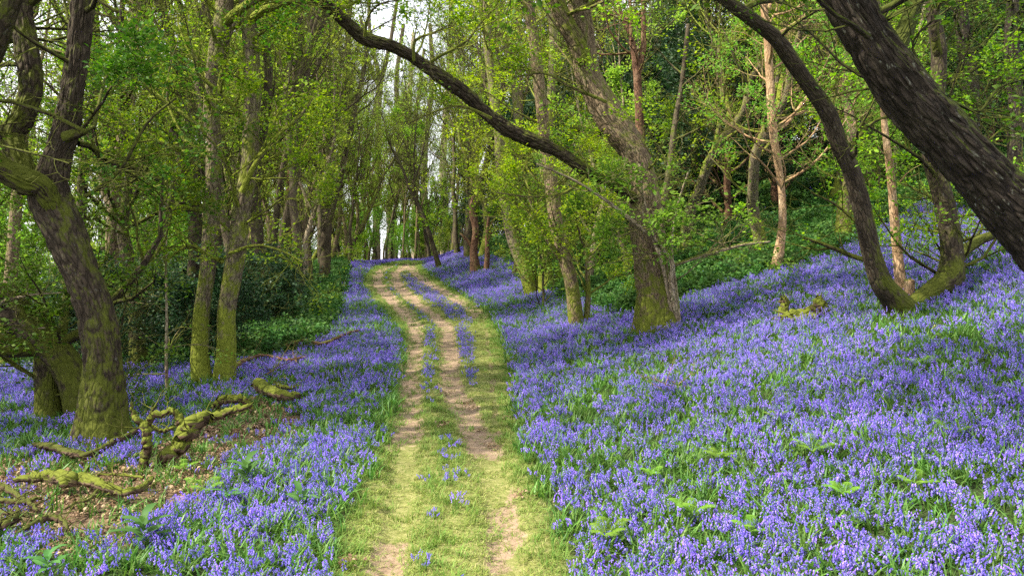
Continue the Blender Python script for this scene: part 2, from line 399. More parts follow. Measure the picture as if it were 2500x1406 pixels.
def leaves(name, mat, parent, tips, per, size, rs, off=(0, 0, 0), spread=.09, detail=False, flat_=.4, link=True, droop=0., keep=1.):
    """sprays of separate leaves round the twig tips"""
    if not len(tips): return None
    if keep < 1:
        q = np.array([t[0] for t in tips]); f = .5 * vn(q[:, 0] * 1.3 + q[:, 2] * .8, q[:, 1] * 1.3 - q[:, 2] * .9, 61) + .5 * vn(q[:, 0] * 3.1 - q[:, 2] * 2, q[:, 1] * 3.1 + q[:, 2] * 2.2, 62)
        thr = np.quantile(f, 1 - keep); tips = [t for t, k in zip(tips, f >= thr) if k]
    c = np.array([t[0] for t in tips]); d = np.array([t[1] for t in tips])
    c = np.repeat(c, per, 0); d = np.repeat(d, per, 0); n = len(c)
    out = rs.normal(0, 1, (n, 3)); out[:, 2] *= flat_; out += d * .7; out[:, 2] -= droop
    out /= np.linalg.norm(out, axis=1)[:, None]
    nrm = rs.normal(0, .55, (n, 3)); nrm[:, 2] += 1
    side = np.cross(out, nrm); side /= np.linalg.norm(side, axis=1)[:, None] + 1e-9
    nr = np.cross(side, out)
    sz = size * rs.uniform(.6, 1.25, n)[:, None]
    b = c + out * (spread * rs.rand(n)[:, None]) + rs.normal(0, spread * .45, (n, 3)) - np.asarray(off)
    if detail:
        v = np.stack([b, b + out * sz * .35 + side * sz * .3 + nr * sz * .08, b + out * sz * .75 + side * sz * .27 + nr * sz * .05, b + out * sz - nr * sz * .1,
                      b + out * sz * .75 - side * sz * .27 + nr * sz * .05, b + out * sz * .35 - side * sz * .3 + nr * sz * .08, ], 1)
        k = np.arange(n)[:, None] * 6
        f = np.concatenate([k + np.array([0, 1, 2, 3])[None], k + np.array([0, 3, 4, 5])[None]], 0)
    else:
        v = np.stack([b, b + out * sz * .5 + side * sz * .33 + nr * sz * .08, b + out * sz, b + out * sz * .5 - side * sz * .33 + nr * sz * .08], 1)
        f = np.arange(n)[:, None] * 4 + np.arange(4)[None]
    return add_mesh(name, v.reshape(-1, 3), f, mat, parent, smooth=False, link=link)

# ------------------------------------------------------------------ ground
def axis(segs):
    out = []
    for a, b, s in segs: out += list(np.arange(a, b - 1e-6, s))
    return out
def grown(a, step, lim, g=1.13):
    out = []; x = a
    while x < lim: out.append(x); step *= g; x += step
    return out + [lim]
xr = axis([(0, 6, .08), (6, 14, .16)]) + grown(14, .2, 260)
X = np.array(sorted(set([-x for x in xr] + xr)))
Yl = np.array([-60, -40, -25, -15, -8, -4, -1, 0, 1, 2] + axis([(3, 18, .08), (18, 40, .16), (40, 92, .32)]) + grown(92, .4, 420))
GX, GY = np.meshgrid(X, Yl)
GZ = terrain(GX, GY)
def litter_mask(x, y):
    u, v = proj(x, y, terrain(x, y))
    poly = [(-200, 1130), (330, 1130), (470, 1055), (600, 985), (720, 985), (780, 1020), (700, 1080), (560, 1120), (500, 1190), (420, 1280), (330, 1330), (150, 1345), (-200, 1300)]
    ins = np.zeros(np.shape(u), bool); uu = u + 60 * (fbm(x * 2, y * 2, 11) - .5) * 2; vv = v + 45 * (fbm(x * 2, y * 2, 12) - .5) * 2
    for (x1, y1), (x2, y2) in zip(poly, poly[1:] + poly[:1]):
        ins ^= ((y1 > vv) != (y2 > vv)) & (uu < (x2 - x1) * (vv - y1) / (y2 - y1 + 1e-9) + x1)
    return ins.astype(float) * (np.asarray(y) < 16) * (x < 0)
def corridor(x, y):     # 1 inside the track, 0 outside
    w = .10 * (fbm(x * 2, y * 1.2, 15) - .5) * 2 * (1 + y * .05)
    m = (x > at(EL, y) + w) & (x < at(ER, y) + w) & (np.asarray(y) < 90)
    return m.astype(float)
def sward_mask(x, y):
    g = (.10 + .007 * y)
    a = sstep(at(EL, y) - g, at(EL, y) + g * .6, x) * (1 - sstep(at(ER, y) - g * .6, at(ER, y) + g, x)) * (np.asarray(y) < 90)
    return a
flatx, flaty = GX.ravel(), GY.ravel()
rut = rut_mask(flatx, flaty)
# near the camera the ruts are grown over: break them into patches
nearw = sstep(8.3, 11.5, flaty)
rut = rut * np.clip(nearw + .95 * sstep(.42, .62, fbm(flatx * 1.3, flaty * 1.1, 21)), 0, 1)
sw = sward_mask(flatx, flaty); lit = litter_mask(flatx, flaty)
attrs = {'rut': ('FLOAT', rut), 'sward': ('FLOAT', sw), 'litter': ('FLOAT', lit)}
nx = len(X); ny = len(Yl)
ii = (np.arange(ny - 1)[:, None] * nx + np.arange(nx - 1)[None]).ravel()
quads = np.stack([ii, ii + 1, ii + nx + 1, ii + nx], -1)
cx = flatx[quads].mean(1); cyy = flaty[quads].mean(1)
ontrack = (sward_mask(cx, cyy) > .3) & (cyy < 90) & (cyy > 0)
def sub(name, sel):
    q = quads[sel]; used, inv = np.unique(q, return_inverse=True)
    v = np.stack([flatx, flaty, GZ.ravel()], -1)[used]
    return add_mesh(name, v, inv.reshape(-1, 4), M['ground'], attrs={k: (t, a[used]) for k, (t, a) in attrs.items()})
tag(sub("ground", ~ontrack), "woodland floor sloping up from left to right under the bluebells", "ground", kind='structure')
tag(sub("dirt_track", ontrack), "rutted earth and grass track winding away through the bluebells", "track", kind='structure')

# ------------------------------------------------------------------ small plants: prototypes
def ribbon(V, F, MI, pts, widths, mi, fold=.0, side=None):
    pts = np.asarray(pts, float); n = len(pts); T = np.gradient(pts, axis=0)
    if side is None:
        s = np.cross(T[0], (0, 0, 1)); s = s / (np.linalg.norm(s) + 1e-9) if np.linalg.norm(s) > 1e-4 else np.array([1, 0, 0.])
    else: s = side
    k = len(V)
    for i in range(n):
        V.append(pts[i] - s * widths[i]); V.append(pts[i] + s * widths[i])
    for i in range(n - 1):
        F.append((k + 2 * i, k + 2 * i + 1, k + 2 * i + 3, k + 2 * i + 2)); MI.append(mi)
def strap(V, F, MI, rs, base, length, width, mi, lean):
    a = rs.rand() * 6.283; out = np.array([math.cos(a), math.sin(a), 0]); pts = []
    for t in np.linspace(0, 1, 5):
        pts.append(base + out * lean * length * t ** 1.6 + np.array([0, 0, length * (t - .45 * lean * t ** 2.6)]))
    s = np.cross(out, (0, 0, 1)); ribbon(V, F, MI, pts, [width * .6, width, width * .9, width * .6, .0005], mi, side=s)
def bell(V, F, MI, rs, p, d, L, r):
    d = d / np.linalg.norm(d); a = np.cross(d, (.3, .9, .1)); a /= np.linalg.norm(a); b = np.cross(d, a); k = len(V)
    for t, rr in ((0, .35), (.3, .8), (.75, .85), (1, 1.5)):
        for q in range(6):
            th = q * math.pi / 3; V.append(p + d * L * (t - (.12 if t == 1 else 0)) + (a * math.cos(th) + b * math.sin(th)) * r * rr)
    for i in range(3):
        for q in range(6):
            q2 = (q + 1) % 6
            if i == 2:
                if q % 1 == 0: F.append((k + 12 + q, k + 12 + q2, k + 18 + q)); MI.append(1)
            else:
                F.append((k + i * 6 + q, k + i * 6 + q2, k + i * 6 + 6 + q2, k + i * 6 + 6 + q)); MI.append(1)
def bluebell_proto(seed, stems, nleaf, rad, hmin=.2, hmax=.34):
    rs = np.random.RandomState(seed); V, F, MI = [], [], []
    for s in range(stems):
        a = rs.rand() * 6.283; r = rad * math.sqrt(rs.rand()); base = np.array([r * math.cos(a), r * math.sin(a), -.02])
        h = rs.uniform(hmin, hmax); b = rs.rand() * 6.283; out = np.array([math.cos(b), math.sin(b), 0]); lean = rs.uniform(.1, .45)
        pts = [base + out * h * (lean * t + .28 * max(0, t - .62) ** 1.3) + np.array([0, 0, h * (t - .42 * max(0, t - .7) ** 1.5)]) for t in np.linspace(0, 1, 7)]
        sd_ = np.cross(out, (0, 0, 1)); ribbon(V, F, MI, pts, [.0025] * 7, 0, side=sd_); ribbon(V, F, MI, pts, [.0025] * 7, 0, side=out)
        nb = rs.randint(7, 11)
        for k in range(nb):
            t = .68 + .32 * k / (nb - 1); i = min(5, int(t * 6)); p = pts[i] + (pts[i + 1] - pts[i]) * (t * 6 - i)
            s2 = (sd_ * (1 if k % 2 else -1) + out * rs.uniform(.1, 1.2)) ; s2 /= np.linalg.norm(s2)
            q = p + s2 * rs.uniform(.010, .022) + np.array([0, 0, rs.normal(0, .006)])
            bell(V, F, MI, rs, q, s2 * .55 + np.array([0, 0, -1.0]) + rs.normal(0, .15, 3), rs.uniform(.024, .032) * (1.15 - .35 * (t - .68) / .32), .0072)
    for s in range(nleaf):
        a = rs.rand() * 6.283; r = rad * rs.rand()
        strap(V, F, MI, rs, np.array([r * math.cos(a), r * math.sin(a), -.02]), rs.uniform(.14, .3), rs.uniform(.005, .009), 0, rs.uniform(.4, 1.1))
    return add_mesh("bluebell_clump", V, F, [M['stalk'], M['bell']], fmat=MI, smooth=False, link=False)
def tuft_proto(seed, n, h0, h1, wid, mat, rad=.05, lean=(.3, 1.), name="grass_tuft"):
    rs = np.random.RandomState(seed); V, F, MI = [], [], []
    for s in range(n):
        a = rs.rand() * 6.283; r = rad * math.sqrt(rs.rand())
        strap(V, F, MI, rs, np.array([r * math.cos(a), r * math.sin(a), -.01]), rs.uniform(h0, h1), wid * rs.uniform(.7, 1.2), 0, rs.uniform(*lean))
    return add_mesh(name, V, F, M[mat], smooth=False, link=False)
def litter_proto(seed, n=20):
    rs = np.random.RandomState(seed); V, F, MI = [], [], []
    for s in range(n):
        p = np.array([rs.uniform(-.1, .1), rs.uniform(-.1, .1), rs.uniform(.0, .03)]); a = rs.rand() * 6.283; o = np.array([math.cos(a), math.sin(a), rs.normal(0, .3)]); sd_ = np.cross(o, (0, 0, 1)) + np.array([0, 0, rs.normal(0, .3)])
        L = rs.uniform(.022, .05)
        ribbon(V, F, MI, [p, p + o * L * .35 + (0, 0, .012), p + o * L * .7 + (0, 0, .012), p + o * L], [.003, L * .3, L * .26, .002], 0, side=sd_)
    return add_mesh("dead_leaves", V, F, M['litter'], smooth=False, link=False)
def cover_proto(seed, n=14):
    rs = np.random.RandomState(seed); tips = []
    for s in range(n):
        a = rs.rand() * 6.283; r = .16 * math.sqrt(rs.rand()); h = rs.uniform(.06, .22)
        for k in range(2): tips.append((np.array([r * math.cos(a), r * math.sin(a), h * (1 - .4 * k)]), np.array([0, 0, .2])))
    return leaves("leafy_cover", M['cover'], None, tips, 4, .07, rs, spread=.03, link=False, flat_=.3)

def scatter(name, protos, pts, scl, seed, label, cat, tilt=.12):
    """one object: a cloud of points that carries a plant on every point (geometry nodes)"""
    n = len(pts); rs = np.random.RandomState(seed)
    rot = np.stack([rs.normal(0, tilt, n), rs.normal(0, tilt, n), rs.uniform(0, 6.283, n)], -1)
    me = bpy.data.meshes.new(name); me.vertices.add(n); me.vertices.foreach_set("co", np.asarray(pts, np.float32).ravel())
    a = me.attributes.new("rot", 'FLOAT_VECTOR', 'POINT'); a.data.foreach_set('vector', rot.astype(np.float32).ravel())
    a = me.attributes.new("scl", 'FLOAT', 'POINT'); a.data.foreach_set('value', np.asarray(scl, np.float32))
    a = me.attributes.new("pick", 'INT', 'POINT'); a.data.foreach_set('value', rs.randint(0, len(protos), n).astype(np.int32))
    o = bpy.data.objects.new(name, me); C.objects.link(o)
    ng = bpy.data.node_groups.new(name, 'GeometryNodeTree')
    ng.interface.new_socket("Geometry", in_out='INPUT', socket_type='NodeSocketGeometry'); ng.interface.new_socket("Geometry", in_out='OUTPUT', socket_type='NodeSocketGeometry')
    gi = ng.nodes.new("NodeGroupInput"); go = ng.nodes.new("NodeGroupOutput"); ip = ng.nodes.new("GeometryNodeInstanceOnPoints"); jn = ng.nodes.new("GeometryNodeJoinGeometry")
    for p in protos:
        oi = ng.nodes.new("GeometryNodeObjectInfo"); oi.inputs[0].default_value = p; oi.inputs['As Instance'].default_value = True
        ng.links.new(oi.outputs['Geometry'], jn.inputs[0])
    def na(nm, typ):
        x = ng.nodes.new("GeometryNodeInputNamedAttribute"); x.data_type = typ; x.inputs[0].default_value = nm; return x.outputs[0]
    ng.links.new(gi.outputs[0], ip.inputs['Points']); ng.links.new(jn.outputs[0], ip.inputs['Instance'])
    ip.inputs['Pick Instance'].default_value = True
    ng.links.new(na("pick", 'INT'), ip.inputs['Instance Index']); ng.links.new(na("scl", 'FLOAT'), ip.inputs['Scale'])
    ng.links.new(na("rot", 'FLOAT_VECTOR'), ip.inputs['Rotation'])
    ng.links.new(ip.outputs[0], go.inputs[0])
    md = o.modifiers.new("plants", 'NODES'); md.node_group = ng
    tag(o, label, cat, kind='stuff'); return o

def sample(y0, y1, per_m2, dens, rs, uw=1500):
    """random ground points between two distances, kept where dens(x, y, u, v) says"""
    half = lambda y: (uw / FPX) * y + 1.5
    n = int(per_m2 * half(y1) * 2 * (y1 - y0)); y = rs.uniform(y0, y1, n); x = rs.uniform(-1, 1, n) * half(y1)
    k = np.abs(x) < half(y); x, y = x[k], y[k]; z = terrain(x, y); u, v = proj(x, y, z)
    d = dens(x, y, u, v); k = rs.rand(len(x)) < d
    return np.stack([x[k], y[k], z[k]], -1)

VL_U = [-400, 0, 90, 330, 480, 600, 720, 800, 835, 850, 900]; VL_V = [890, 895, 890, 905, 895, 890, 862, 825, 750, 615, 612]
VR_U = [1000, 1130, 1250, 1330, 1400, 1550, 1650, 1800, 1900, 2050, 2130, 2280, 2400, 2700]
VR_V = [590, 592, 640, 690, 735, 765, 735, 690, 665, 620, 560, 480, 520, 540]
def bell_density(x, y, u, v):
    right = x > path_x(y)
    vl = np.interp(u, VL_U, VL_V); vr = np.interp(u, VR_U, VR_V)
    jl = 26 * (fbm(x, y, 31) - .5)
    D = np.where(right, sstep(-10, 16, v - vr + jl), np.maximum(sstep(-8, 16, v - vl + jl), ((u > 775) & (v < 700) & (v > 612)) * 1.0))
    n = fbm(x * .75, y * .75, 33); n2 = vn(x * 2.6, y * 2.6, 34)
    D = D * np.clip(.72 + 2.2 * (n - .42) + 1.0 * (n2 - .5), .12, 1)
    # the green, thinly flowered slope beyond the edge on the right
    D = np.maximum(D, np.where(right & (v > 430), .16 * sstep(.4, .7, n), 0))
    # track corridor
    g = .05 + .006 * y
    dl = at(EL, y) - x; dr_ = x - at(ER, y)
    edge = np.where(right, sstep(-.2 * g, 1.8 * g, dr_), sstep(-.2 * g, 2.2 * g, dl))
    inside = (dl < g) & (dr_ < g) & (y < 90)
    D = D * np.where(y < 90, edge, 1)
    mid = .5 * (at(RA, y) + .5 * at(RA, y, 2) + at(RB, y) - .5 * at(RB, y, 2)); gap = np.maximum(.05, .5 * (at(RB, y) - at(RA, y) - .5 * at(RA, y, 2) - .5 * at(RB, y, 2)))
    c1 = (1 - sstep(.35, .9, np.abs(x - mid) / gap)) * np.interp(y, [5, 9, 10.5, 12.5, 24, 40, 60], [.13, .2, .06, .4, .45, .2, .05])
    bc = .5 * (at(RB, y) + .5 * at(RB, y, 2) + at(RC, y) - .5 * at(RC, y, 2)); gb = np.maximum(.05, .5 * (at(RC, y) - at(RB, y) - .5 * at(RB, y, 2) - .5 * at(RC, y, 2)))
    c2 = (1 - sstep(.5, 1.1, np.abs(x - bc) / gb)) * np.interp(y, [12.5, 14.5, 45, 58], [0, .6, .45, 0])
    D = np.where(inside, np.maximum(D, np.maximum(c1, c2)), D)
    D = D * (1 - .93 * litter_mask(x, y))
    return D
rs = np.random.RandomState(101)
BP = [bluebell_proto(11 + k, ns, nl, .17, h0, h1) for k, (ns, nl, h0, h1) in enumerate([(6, 9, .16, .32), (7, 8, .2, .34), (5, 10, .14, .28), (8, 9, .18, .33), (4, 11, .15, .3), (7, 7, .2, .36), (6, 10, .12, .26), (5, 8, .22, .38)])]
pts = np.concatenate([sample(3.6, 10, 78, bell_density, rs), sample(10, 20, 60, bell_density, rs), sample(20, 42, 34, bell_density, rs), sample(42, 112, 18, bell_density, rs, 1350)])
yy = pts[:, 1]
scl = rs.uniform(.7, 1.2, len(pts)) * np.interp(yy, [5, 20, 45, 90], [.63, .68, .78, 1.0])
scl *= np.where(corridor(pts[:, 0], pts[:, 1]) > 0, .8, 1)
scatter("bluebells", BP, pts, scl, 5, "violet blue carpet of nodding bluebells either side of the track", "bluebells", tilt=.26)
print("bluebell clumps", len(pts))

# green leaves between and around the flowers
def green_density(x, y, u, v):
    d = (.5 + .4 * fbm(x * 1.2, y * 1.2, 41)) * np.where((sward_mask(x, y) > .75) & (y < 90), 0, 1) * (1 - .55 * litter_mask(x, y))
    return d
TP = [tuft_proto(s, 12, .1, .24, .006, 'stalk', .07) for s in (21, 22, 23)]
pts = np.concatenate([sample(3.6, 12, 70, green_density, rs), sample(12, 30, 34, green_density, rs), sample(30, 60, 8, green_density, rs)])
scatter("green_leaves", TP, pts, rs.uniform(.8, 1.3, len(pts)) * np.interp(pts[:, 1], [5, 60], [1, 1.6]), 6, "dark green strap leaves growing among the bluebell stems", "leaves")
# bright verge grass along both sides and down the middle
def verge_density(x, y, u, v):
    g = .10 + .009 * y
    e = np.maximum(np.exp(-((x - at(EL, y) + .02) / g) ** 2), np.exp(-((x - at(ER, y)) / g) ** 2))
    mid = .5 * (at(RA, y) + at(RB, y)); gap = .3 * (at(RB, y) - at(RA, y))
    c = np.exp(-((x - mid) / gap) ** 2) * np.interp(y, [5, 9, 12, 40], [.9, .7, .9, .9])
    return np.clip(np.maximum(e * .9, c), 0, 1) * (y < 88) * (.45 + .55 * fbm(x * 3, y * 3, 44))
GP = [tuft_proto(s, 16, .05, .13, .003, 'grass', .05, (.3, 1.2)) for s in (31, 32, 33)]
pts = np.concatenate([sample(3.6, 12, 130, verge_density, rs, 500), sample(12, 30, 60, verge_density, rs, 400), sample(30, 88, 22, verge_density, rs, 420)])
scatter("verge_grass", GP, pts, rs.uniform(.7, 1.3, len(pts)) * np.interp(pts[:, 1], [5, 80], [1, 2]), 7, "bright green grass along the verges and crown of the track", "grass")
# short yellowish sward
def sward_density(x, y, u, v):
    return sward_mask(x, y) * (1 - .93 * rut_mask(x, y) * np.clip(sstep(8.3, 11.5, y) + .75, 0, 1)) * (.55 + .45 * fbm(x * 4, y * 4, 47))
SP = [tuft_proto(s, 22, .015, .045, .0028, 'sward', .06, (.5, 1.6)) for s in (41, 42, 43, 44)]
pts = np.concatenate([sample(3.6, 12, 520, sward_density, rs, 450), sample(12, 30, 230, sward_density, rs, 350), sample(30, 60, 60, sward_density, rs, 350)])
scatter("short_grass", SP, pts, rs.uniform(.7, 1.3, len(pts)) * np.interp(pts[:, 1], [5, 30, 60], [1, 1.3, 1.8]), 8, "short yellow green turf grown over the wheel ruts", "grass")
# dead leaves
def litter_density(x, y, u, v):
    return np.maximum(litter_mask(x, y) * .7, .004 + .004 * sward_mask(x, y))
LP = [litter_proto(s) for s in (51, 52, 53)]
pts = sample(3.6, 15, 55, litter_density, rs); pts[:, 2] += .01
scatter("leaf_litter", LP, pts, rs.uniform(.7, 1.3, len(pts)), 9, "dry brown fallen leaves round the mossy branches", "leaves")
# leafy cover on the shaded slopes
def cover_density(x, y, u, v):
    right = x > path_x(y); vl = np.interp(u, VL_U, VL_V); vr = np.interp(u, VR_U, VR_V)
    b = np.where(right, 1 - sstep(-12, 20, v - vr), 1 - sstep(-12, 20, v - vl)) * (np.abs(x - path_x(y)) > 1.6)
    return np.clip(b * (.35 + 1.0 * fbm(x * .6, y * .6, 51)), 0, 1)
CP = [cover_proto(s) for s in (61, 62, 63)]
pts = np.concatenate([sample(10, 30, 12, cover_density, rs), sample(30, 70, 5, cover_density, rs)])
scatter("leafy_undergrowth", CP, pts, rs.uniform(.8, 1.5, len(pts)) * np.interp(pts[:, 1], [10, 70], [1, 2]), 10, "low dark green leafy cover on the shaded slope behind the flowers", "undergrowth")

# ------------------------------------------------------------------ traced trees
def stem_points(px, Y, dY=0.0, ground=None):
    """px rows (u, v, w); depth runs from Y to Y+dY"""
    rows = []
    n = len(px)
    for i, (u, v, w) in enumerate(px):
        y = Y + dY * i / max(1, n - 1); p = P(u, v, y); rows.append((*p, .5 * w * y / FPX))
    return rows

def traced_tree(name, label, cat, stems, bark, leafmat='leaf', limbs=10, hrange=(.35, 1.), llen=(1.6, 3.2), kids=(5, 4, 3), per=4, lsize=.068, seed=1, base=None,
                flare=.35, group=None, up=.12, detail=False, crownlift=None, sides=None, lr=None, extra=None, rough=.16, keep=.29, darklimb=None, fine=0):
    """stems: list of (px rows, dY, parent depth offset); the first is the main trunk and stands on the ground"""
    rs = np.random.RandomState(seed)
    u0, v0 = base or stems[0][0][0][:2]
    Y = hit(u0, v0)
    foot = P(u0, v0, Y); foot[2] = tz(foot[0], foot[1])
    root = empty(name, foot.tolist()); tag(root, label, cat, group)
    w = Wood(); wb = Wood(); tips = []; lines = []; wbs = []
    for k, (px, y0, dY) in enumerate(stems):
        rows = stem_points(px, Y + y0, dY)
        ln = smooth_line(rows, 30 if fine and k < 3 else 7)
        ln[:, 3] = np.maximum(ln[:, 3], .006)
        if k == 0 or px[0][1] > v0 - 40:      # foot in the ground
            f = ln[0].copy(); f[2] = min(f[2], tz(f[0], f[1])) - .25; f[3] *= 1.08; ln = np.vstack([f, ln])
        rmax = ln[:, 3].max(); sd = sides or (28 if rmax > .12 else (16 if rmax > .05 else 8))
        ws = w if k != darklimb else Wood()
        if ws is not w: wbs.append(('limb', 'near_oak_bark', ws))
        ws.tube(ln[:, :3], ln[:, 3], 132 if fine and k < 3 else sd, rough=rough, fine=(fine if k < 3 else 0), flare=flare if (k == 0 or px[0][1] > v0 - 40) else 0, seed=seed + k * 3)
        lines.append(ln)
    nl = max(1, limbs)
    for j in range(limbs):
        ln = lines[j % len(lines)] if j % 3 else lines[0]
        t = rs.uniform(*hrange) ; i = int(t * (len(ln) - 2)); p = ln[i, :3]; r = ln[i, 3]
        a = rs.rand() * 6.283; d = np.array([math.cos(a), math.sin(a), rs.uniform(-.05, .7)])
        L = rs.uniform(*llen)
        grow(wb, tips, p, d, L, min(r * .55, lr or (.012 * L + .008)), 0, rs, up=up, kids=kids, seed=seed)
    for e in (extra or []):                    # traced leafy limbs: (px rows, y0, dY, twigs)
        rows = stem_points(e[0], Y + e[1], e[2]); ln = smooth_line(rows, 4); ln[:, 3] = np.maximum(ln[:, 3], .004)
        wx = Wood(); wbs.append(('branch', bark, wx)); wx.tube(ln[:, :3], ln[:, 3], 7, rough=.1, seed=seed + 7, cap=False)
        for q in range(e[3]):
            i = int(rs.uniform(.15, 1) * (len(ln) - 1)); dd = ln[min(i + 1, len(ln) - 1), :3] - ln[max(0, i - 1), :3]; dd /= np.linalg.norm(dd)
            d = dd * .7 + rs.normal(0, .7, 3) * np.array([1, 1, .5])
            grow(wx, tips, ln[i, :3], d, rs.uniform(.5, 1.3) * (e[4] if len(e) > 4 else 1), max(.004, ln[i, 3] * .5), 1, rs, up=.05, kids=kids, seed=seed)
    if crownlift:                              # unseen crown above the frame, on some trees thickened to cast shade
        top = lines[0][-1, :3]; hgt, rad, nn = crownlift
        for j in range(nn):
            ln = lines[j % len(lines)]; i = len(ln) - 1 - int(rs.rand() * len(ln) * .2); a = rs.rand() * 6.283
            d = np.array([math.cos(a) * rad, math.sin(a) * rad, hgt * rs.uniform(.3, 1)])
            grow(wb, tips, ln[i, :3], d, np.linalg.norm(d), max(.03, ln[i, 3] * .6), 0, rs, up=.05, kids=(6, 5, 4), seed=seed)
    w.absorb(wb); w.build("trunk", M[bark], root, foot)
    for nm_, bk_, wx in wbs: wx.build(nm_, M[bk_], root, foot)
    leaves("crown", M[leafmat], root, tips, per, lsize, rs, foot, spread=.10, detail=detail, keep=keep)
    return root, Y

T = traced_tree
T("oak_tree", "dark leaning oak forking low at the far left, foot behind the mossy fallen branch", "tree",
  [([(252, 1085, 132), (248, 1020, 108), (248, 900, 90), (236, 780, 84), (203, 680, 88), (155, 570, 92), (122, 490, 94), (132, 410, 66), (163, 320, 58), (180, 200, 52), (192, 100, 50), (202, 0, 50), (215, -160, 48), (200, -420, 34)], 0, .3),
   ([(135, 510, 40), (105, 458, 52), (60, 438, 58), (0, 408, 56), (-45, 360, 54), (-90, 300, 66), (-130, 120, 56), (-160, -100, 44)], 0, -.5),
   ([(75, 460, 60), (45, 390, 56), (28, 330, 56), (58, 280, 50), (76, 200, 50), (64, 100, 50), (50, 0, 48), (40, -200, 40)], .1, .6),
   ([(160, 335, 30), (200, 322, 24), (206, 322, 14)], -.12, -.1),
   ([(-80, 250, 50), (-30, 140, 56), (10, 50, 52), (30, -20, 50), (80, -200, 40)], -.4, -.3)],
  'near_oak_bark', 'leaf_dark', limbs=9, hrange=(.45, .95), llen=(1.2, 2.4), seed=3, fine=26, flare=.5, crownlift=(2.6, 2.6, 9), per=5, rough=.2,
  extra=[([(0, 355, 6), (60, 370, 6), (120, 385, 5), (170, 400, 4)], -.8, -.2, 5), ([(210, 480, 10), (290, 420, 9), (360, 300, 7), (430, 240, 5)], .2, .5, 6),
         ([(190, 350, 14), (225, 360, 16), (260, 395, 14), (330, 410, 10)], .4, .8, 5)])
T("oak_tree", "mossy trunk leaning left behind the dark forked oak, beside a broken upright stem", "tree",
  [([(200, 1020, 74), (180, 930, 74), (130, 850, 84), (65, 785, 84), (0, 735, 80), (-80, 680, 70), (-200, 560, 60), (-280, 380, 50)], 0, .2),
   ([(120, 1030, 62), (115, 960, 56), (112, 890, 52), (108, 830, 46)], -.1, .1)],
  'near_oak_bark', 'leaf_dark', limbs=9, hrange=(.3, .9), llen=(1.2, 2.2), seed=8, crownlift=(3.5, 3, 9), keep=.6, flare=.2, rough=.2, base=(170, 1025))  # dense crown out of view, added to shade the near left
T("oak_tree", "slender straight trunk rising just right of the dark leaning oak's bulge", "tree",
  [([(276, 900, 34), (270, 760, 30), (274, 600, 30), (280, 480, 31), (291, 380, 33), (306, 300, 31), (320, 200, 28), (326, 100, 26), (330, 0, 25), (338, -200, 20)], 0, .5)],
  'oak_bark', 'leaf', limbs=16, hrange=(.3, .98), seed=12, llen=(1.8, 3.6), crownlift=(3, 2.5, 5))
T("oak_tree", "crooked mossy trunk standing in the hollow left of the thin pale sapling", "tree",
  [([(338, 905, 46), (335, 800, 40), (322, 700, 38), (310, 620, 31), (300, 560, 26), (310, 480, 22), (318, 400, 20), (300, 300, 18), (290, 150, 14), (300, 0, 12)], 0, .6)],
  'near_oak_bark', 'leaf', limbs=14, hrange=(.3, .98), seed=15, llen=(1.6, 3.2))
T("sapling", "thin pale straight sapling between the crooked mossy trunk and the mossy twin trunks", "sapling",
  [([(408, 950, 9), (406, 860, 8), (407, 760, 7), (405, 650, 5), (408, 560, 3)], 0, .1)], 'pale_bark', 'leaf_hazel', limbs=12, hrange=(.1, .9), llen=(.6, 1.2), kids=(3, 3), seed=17, flare=0, per=2, up=0)
T("oak_tree", "pair of mossy oak trunks grown from one foot, left of the track", "tree",
  [([(496, 935, 50), (488, 860, 43), (493, 760, 40), (507, 660, 39), (514, 560, 42), (519, 450, 40), (523, 350, 38), (517, 250, 38), (530, 150, 42), (545, 50, 40), (552, -50, 38), (560, -300, 30)], 0, .2),
   ([(546, 938, 54), (552, 860, 46), (552, 760, 43), (566, 680, 45), (582, 580, 44), (595, 480, 44), (608, 400, 40), (611, 310, 42), (616, 200, 40), (611, 100, 38), (601, 0, 36), (590, -250, 28)], 0, .3)],
  'mossy_bark', 'leaf', limbs=22, hrange=(.3, .98), seed=21, keep=.27, llen=(1.4, 2.8), flare=.25, base=(520, 937), crownlift=(2.5, 2.6, 6), per=5,
  extra=[([(590, 470, 16), (625, 400, 13), (680, 330, 11), (740, 275, 8), (790, 190, 5)], -.1, .3, 2), ([(545, 640, 12), (500, 620, 10), (460, 600, 8), (400, 640, 5)], -.3, -.6, 9),
         ([(560, 620, 10), (620, 600, 8), (680, 610, 6), (740, 640, 4)], -.2, -.5, 9), ([(500, 380, 14), (440, 370, 12), (380, 345, 9), (310, 350, 5)], -.1, -.3, 8), ([(600, 300, 14), (540, 230, 12), (490, 190, 9)], -.3, -.2, 6)])
T("oak_tree", "dark trunk with a thick side limb leaning left, behind the mossy pair", "tree",
  [([(470, 800, 34), (475, 650, 32), (474, 500, 34), (455, 400, 34), (425, 310, 32), (400, 230, 30), (370, 130, 26), (350, 0, 24), (330, -150, 20)], 0, .5),
   ([(474, 500, 24), (440, 465, 26), (400, 440, 22), (350, 422, 20), (312, 414, 16)], 0, -.3), ([(425, 310, 24), (432, 200, 22), (420, 100, 20), (390, 0, 18)], 0, .3)],
  'near_oak_bark', 'leaf', limbs=16, hrange=(.4, .98), seed=25, llen=(1.6, 3.4), crownlift=(3, 2.5, 5))
T("oak_tree", "dark upright trunk in shade just right of the mossy pair", "tree",
  [([(632, 790, 34), (630, 660, 30), (627, 560, 30), (622, 460, 26), (640, 330, 22), (655, 200, 20), (650, 60, 18), (655, -80, 16)], 0, .5)],
  'near_oak_bark', 'leaf', limbs=14, hrange=(.3, .98), seed=27)
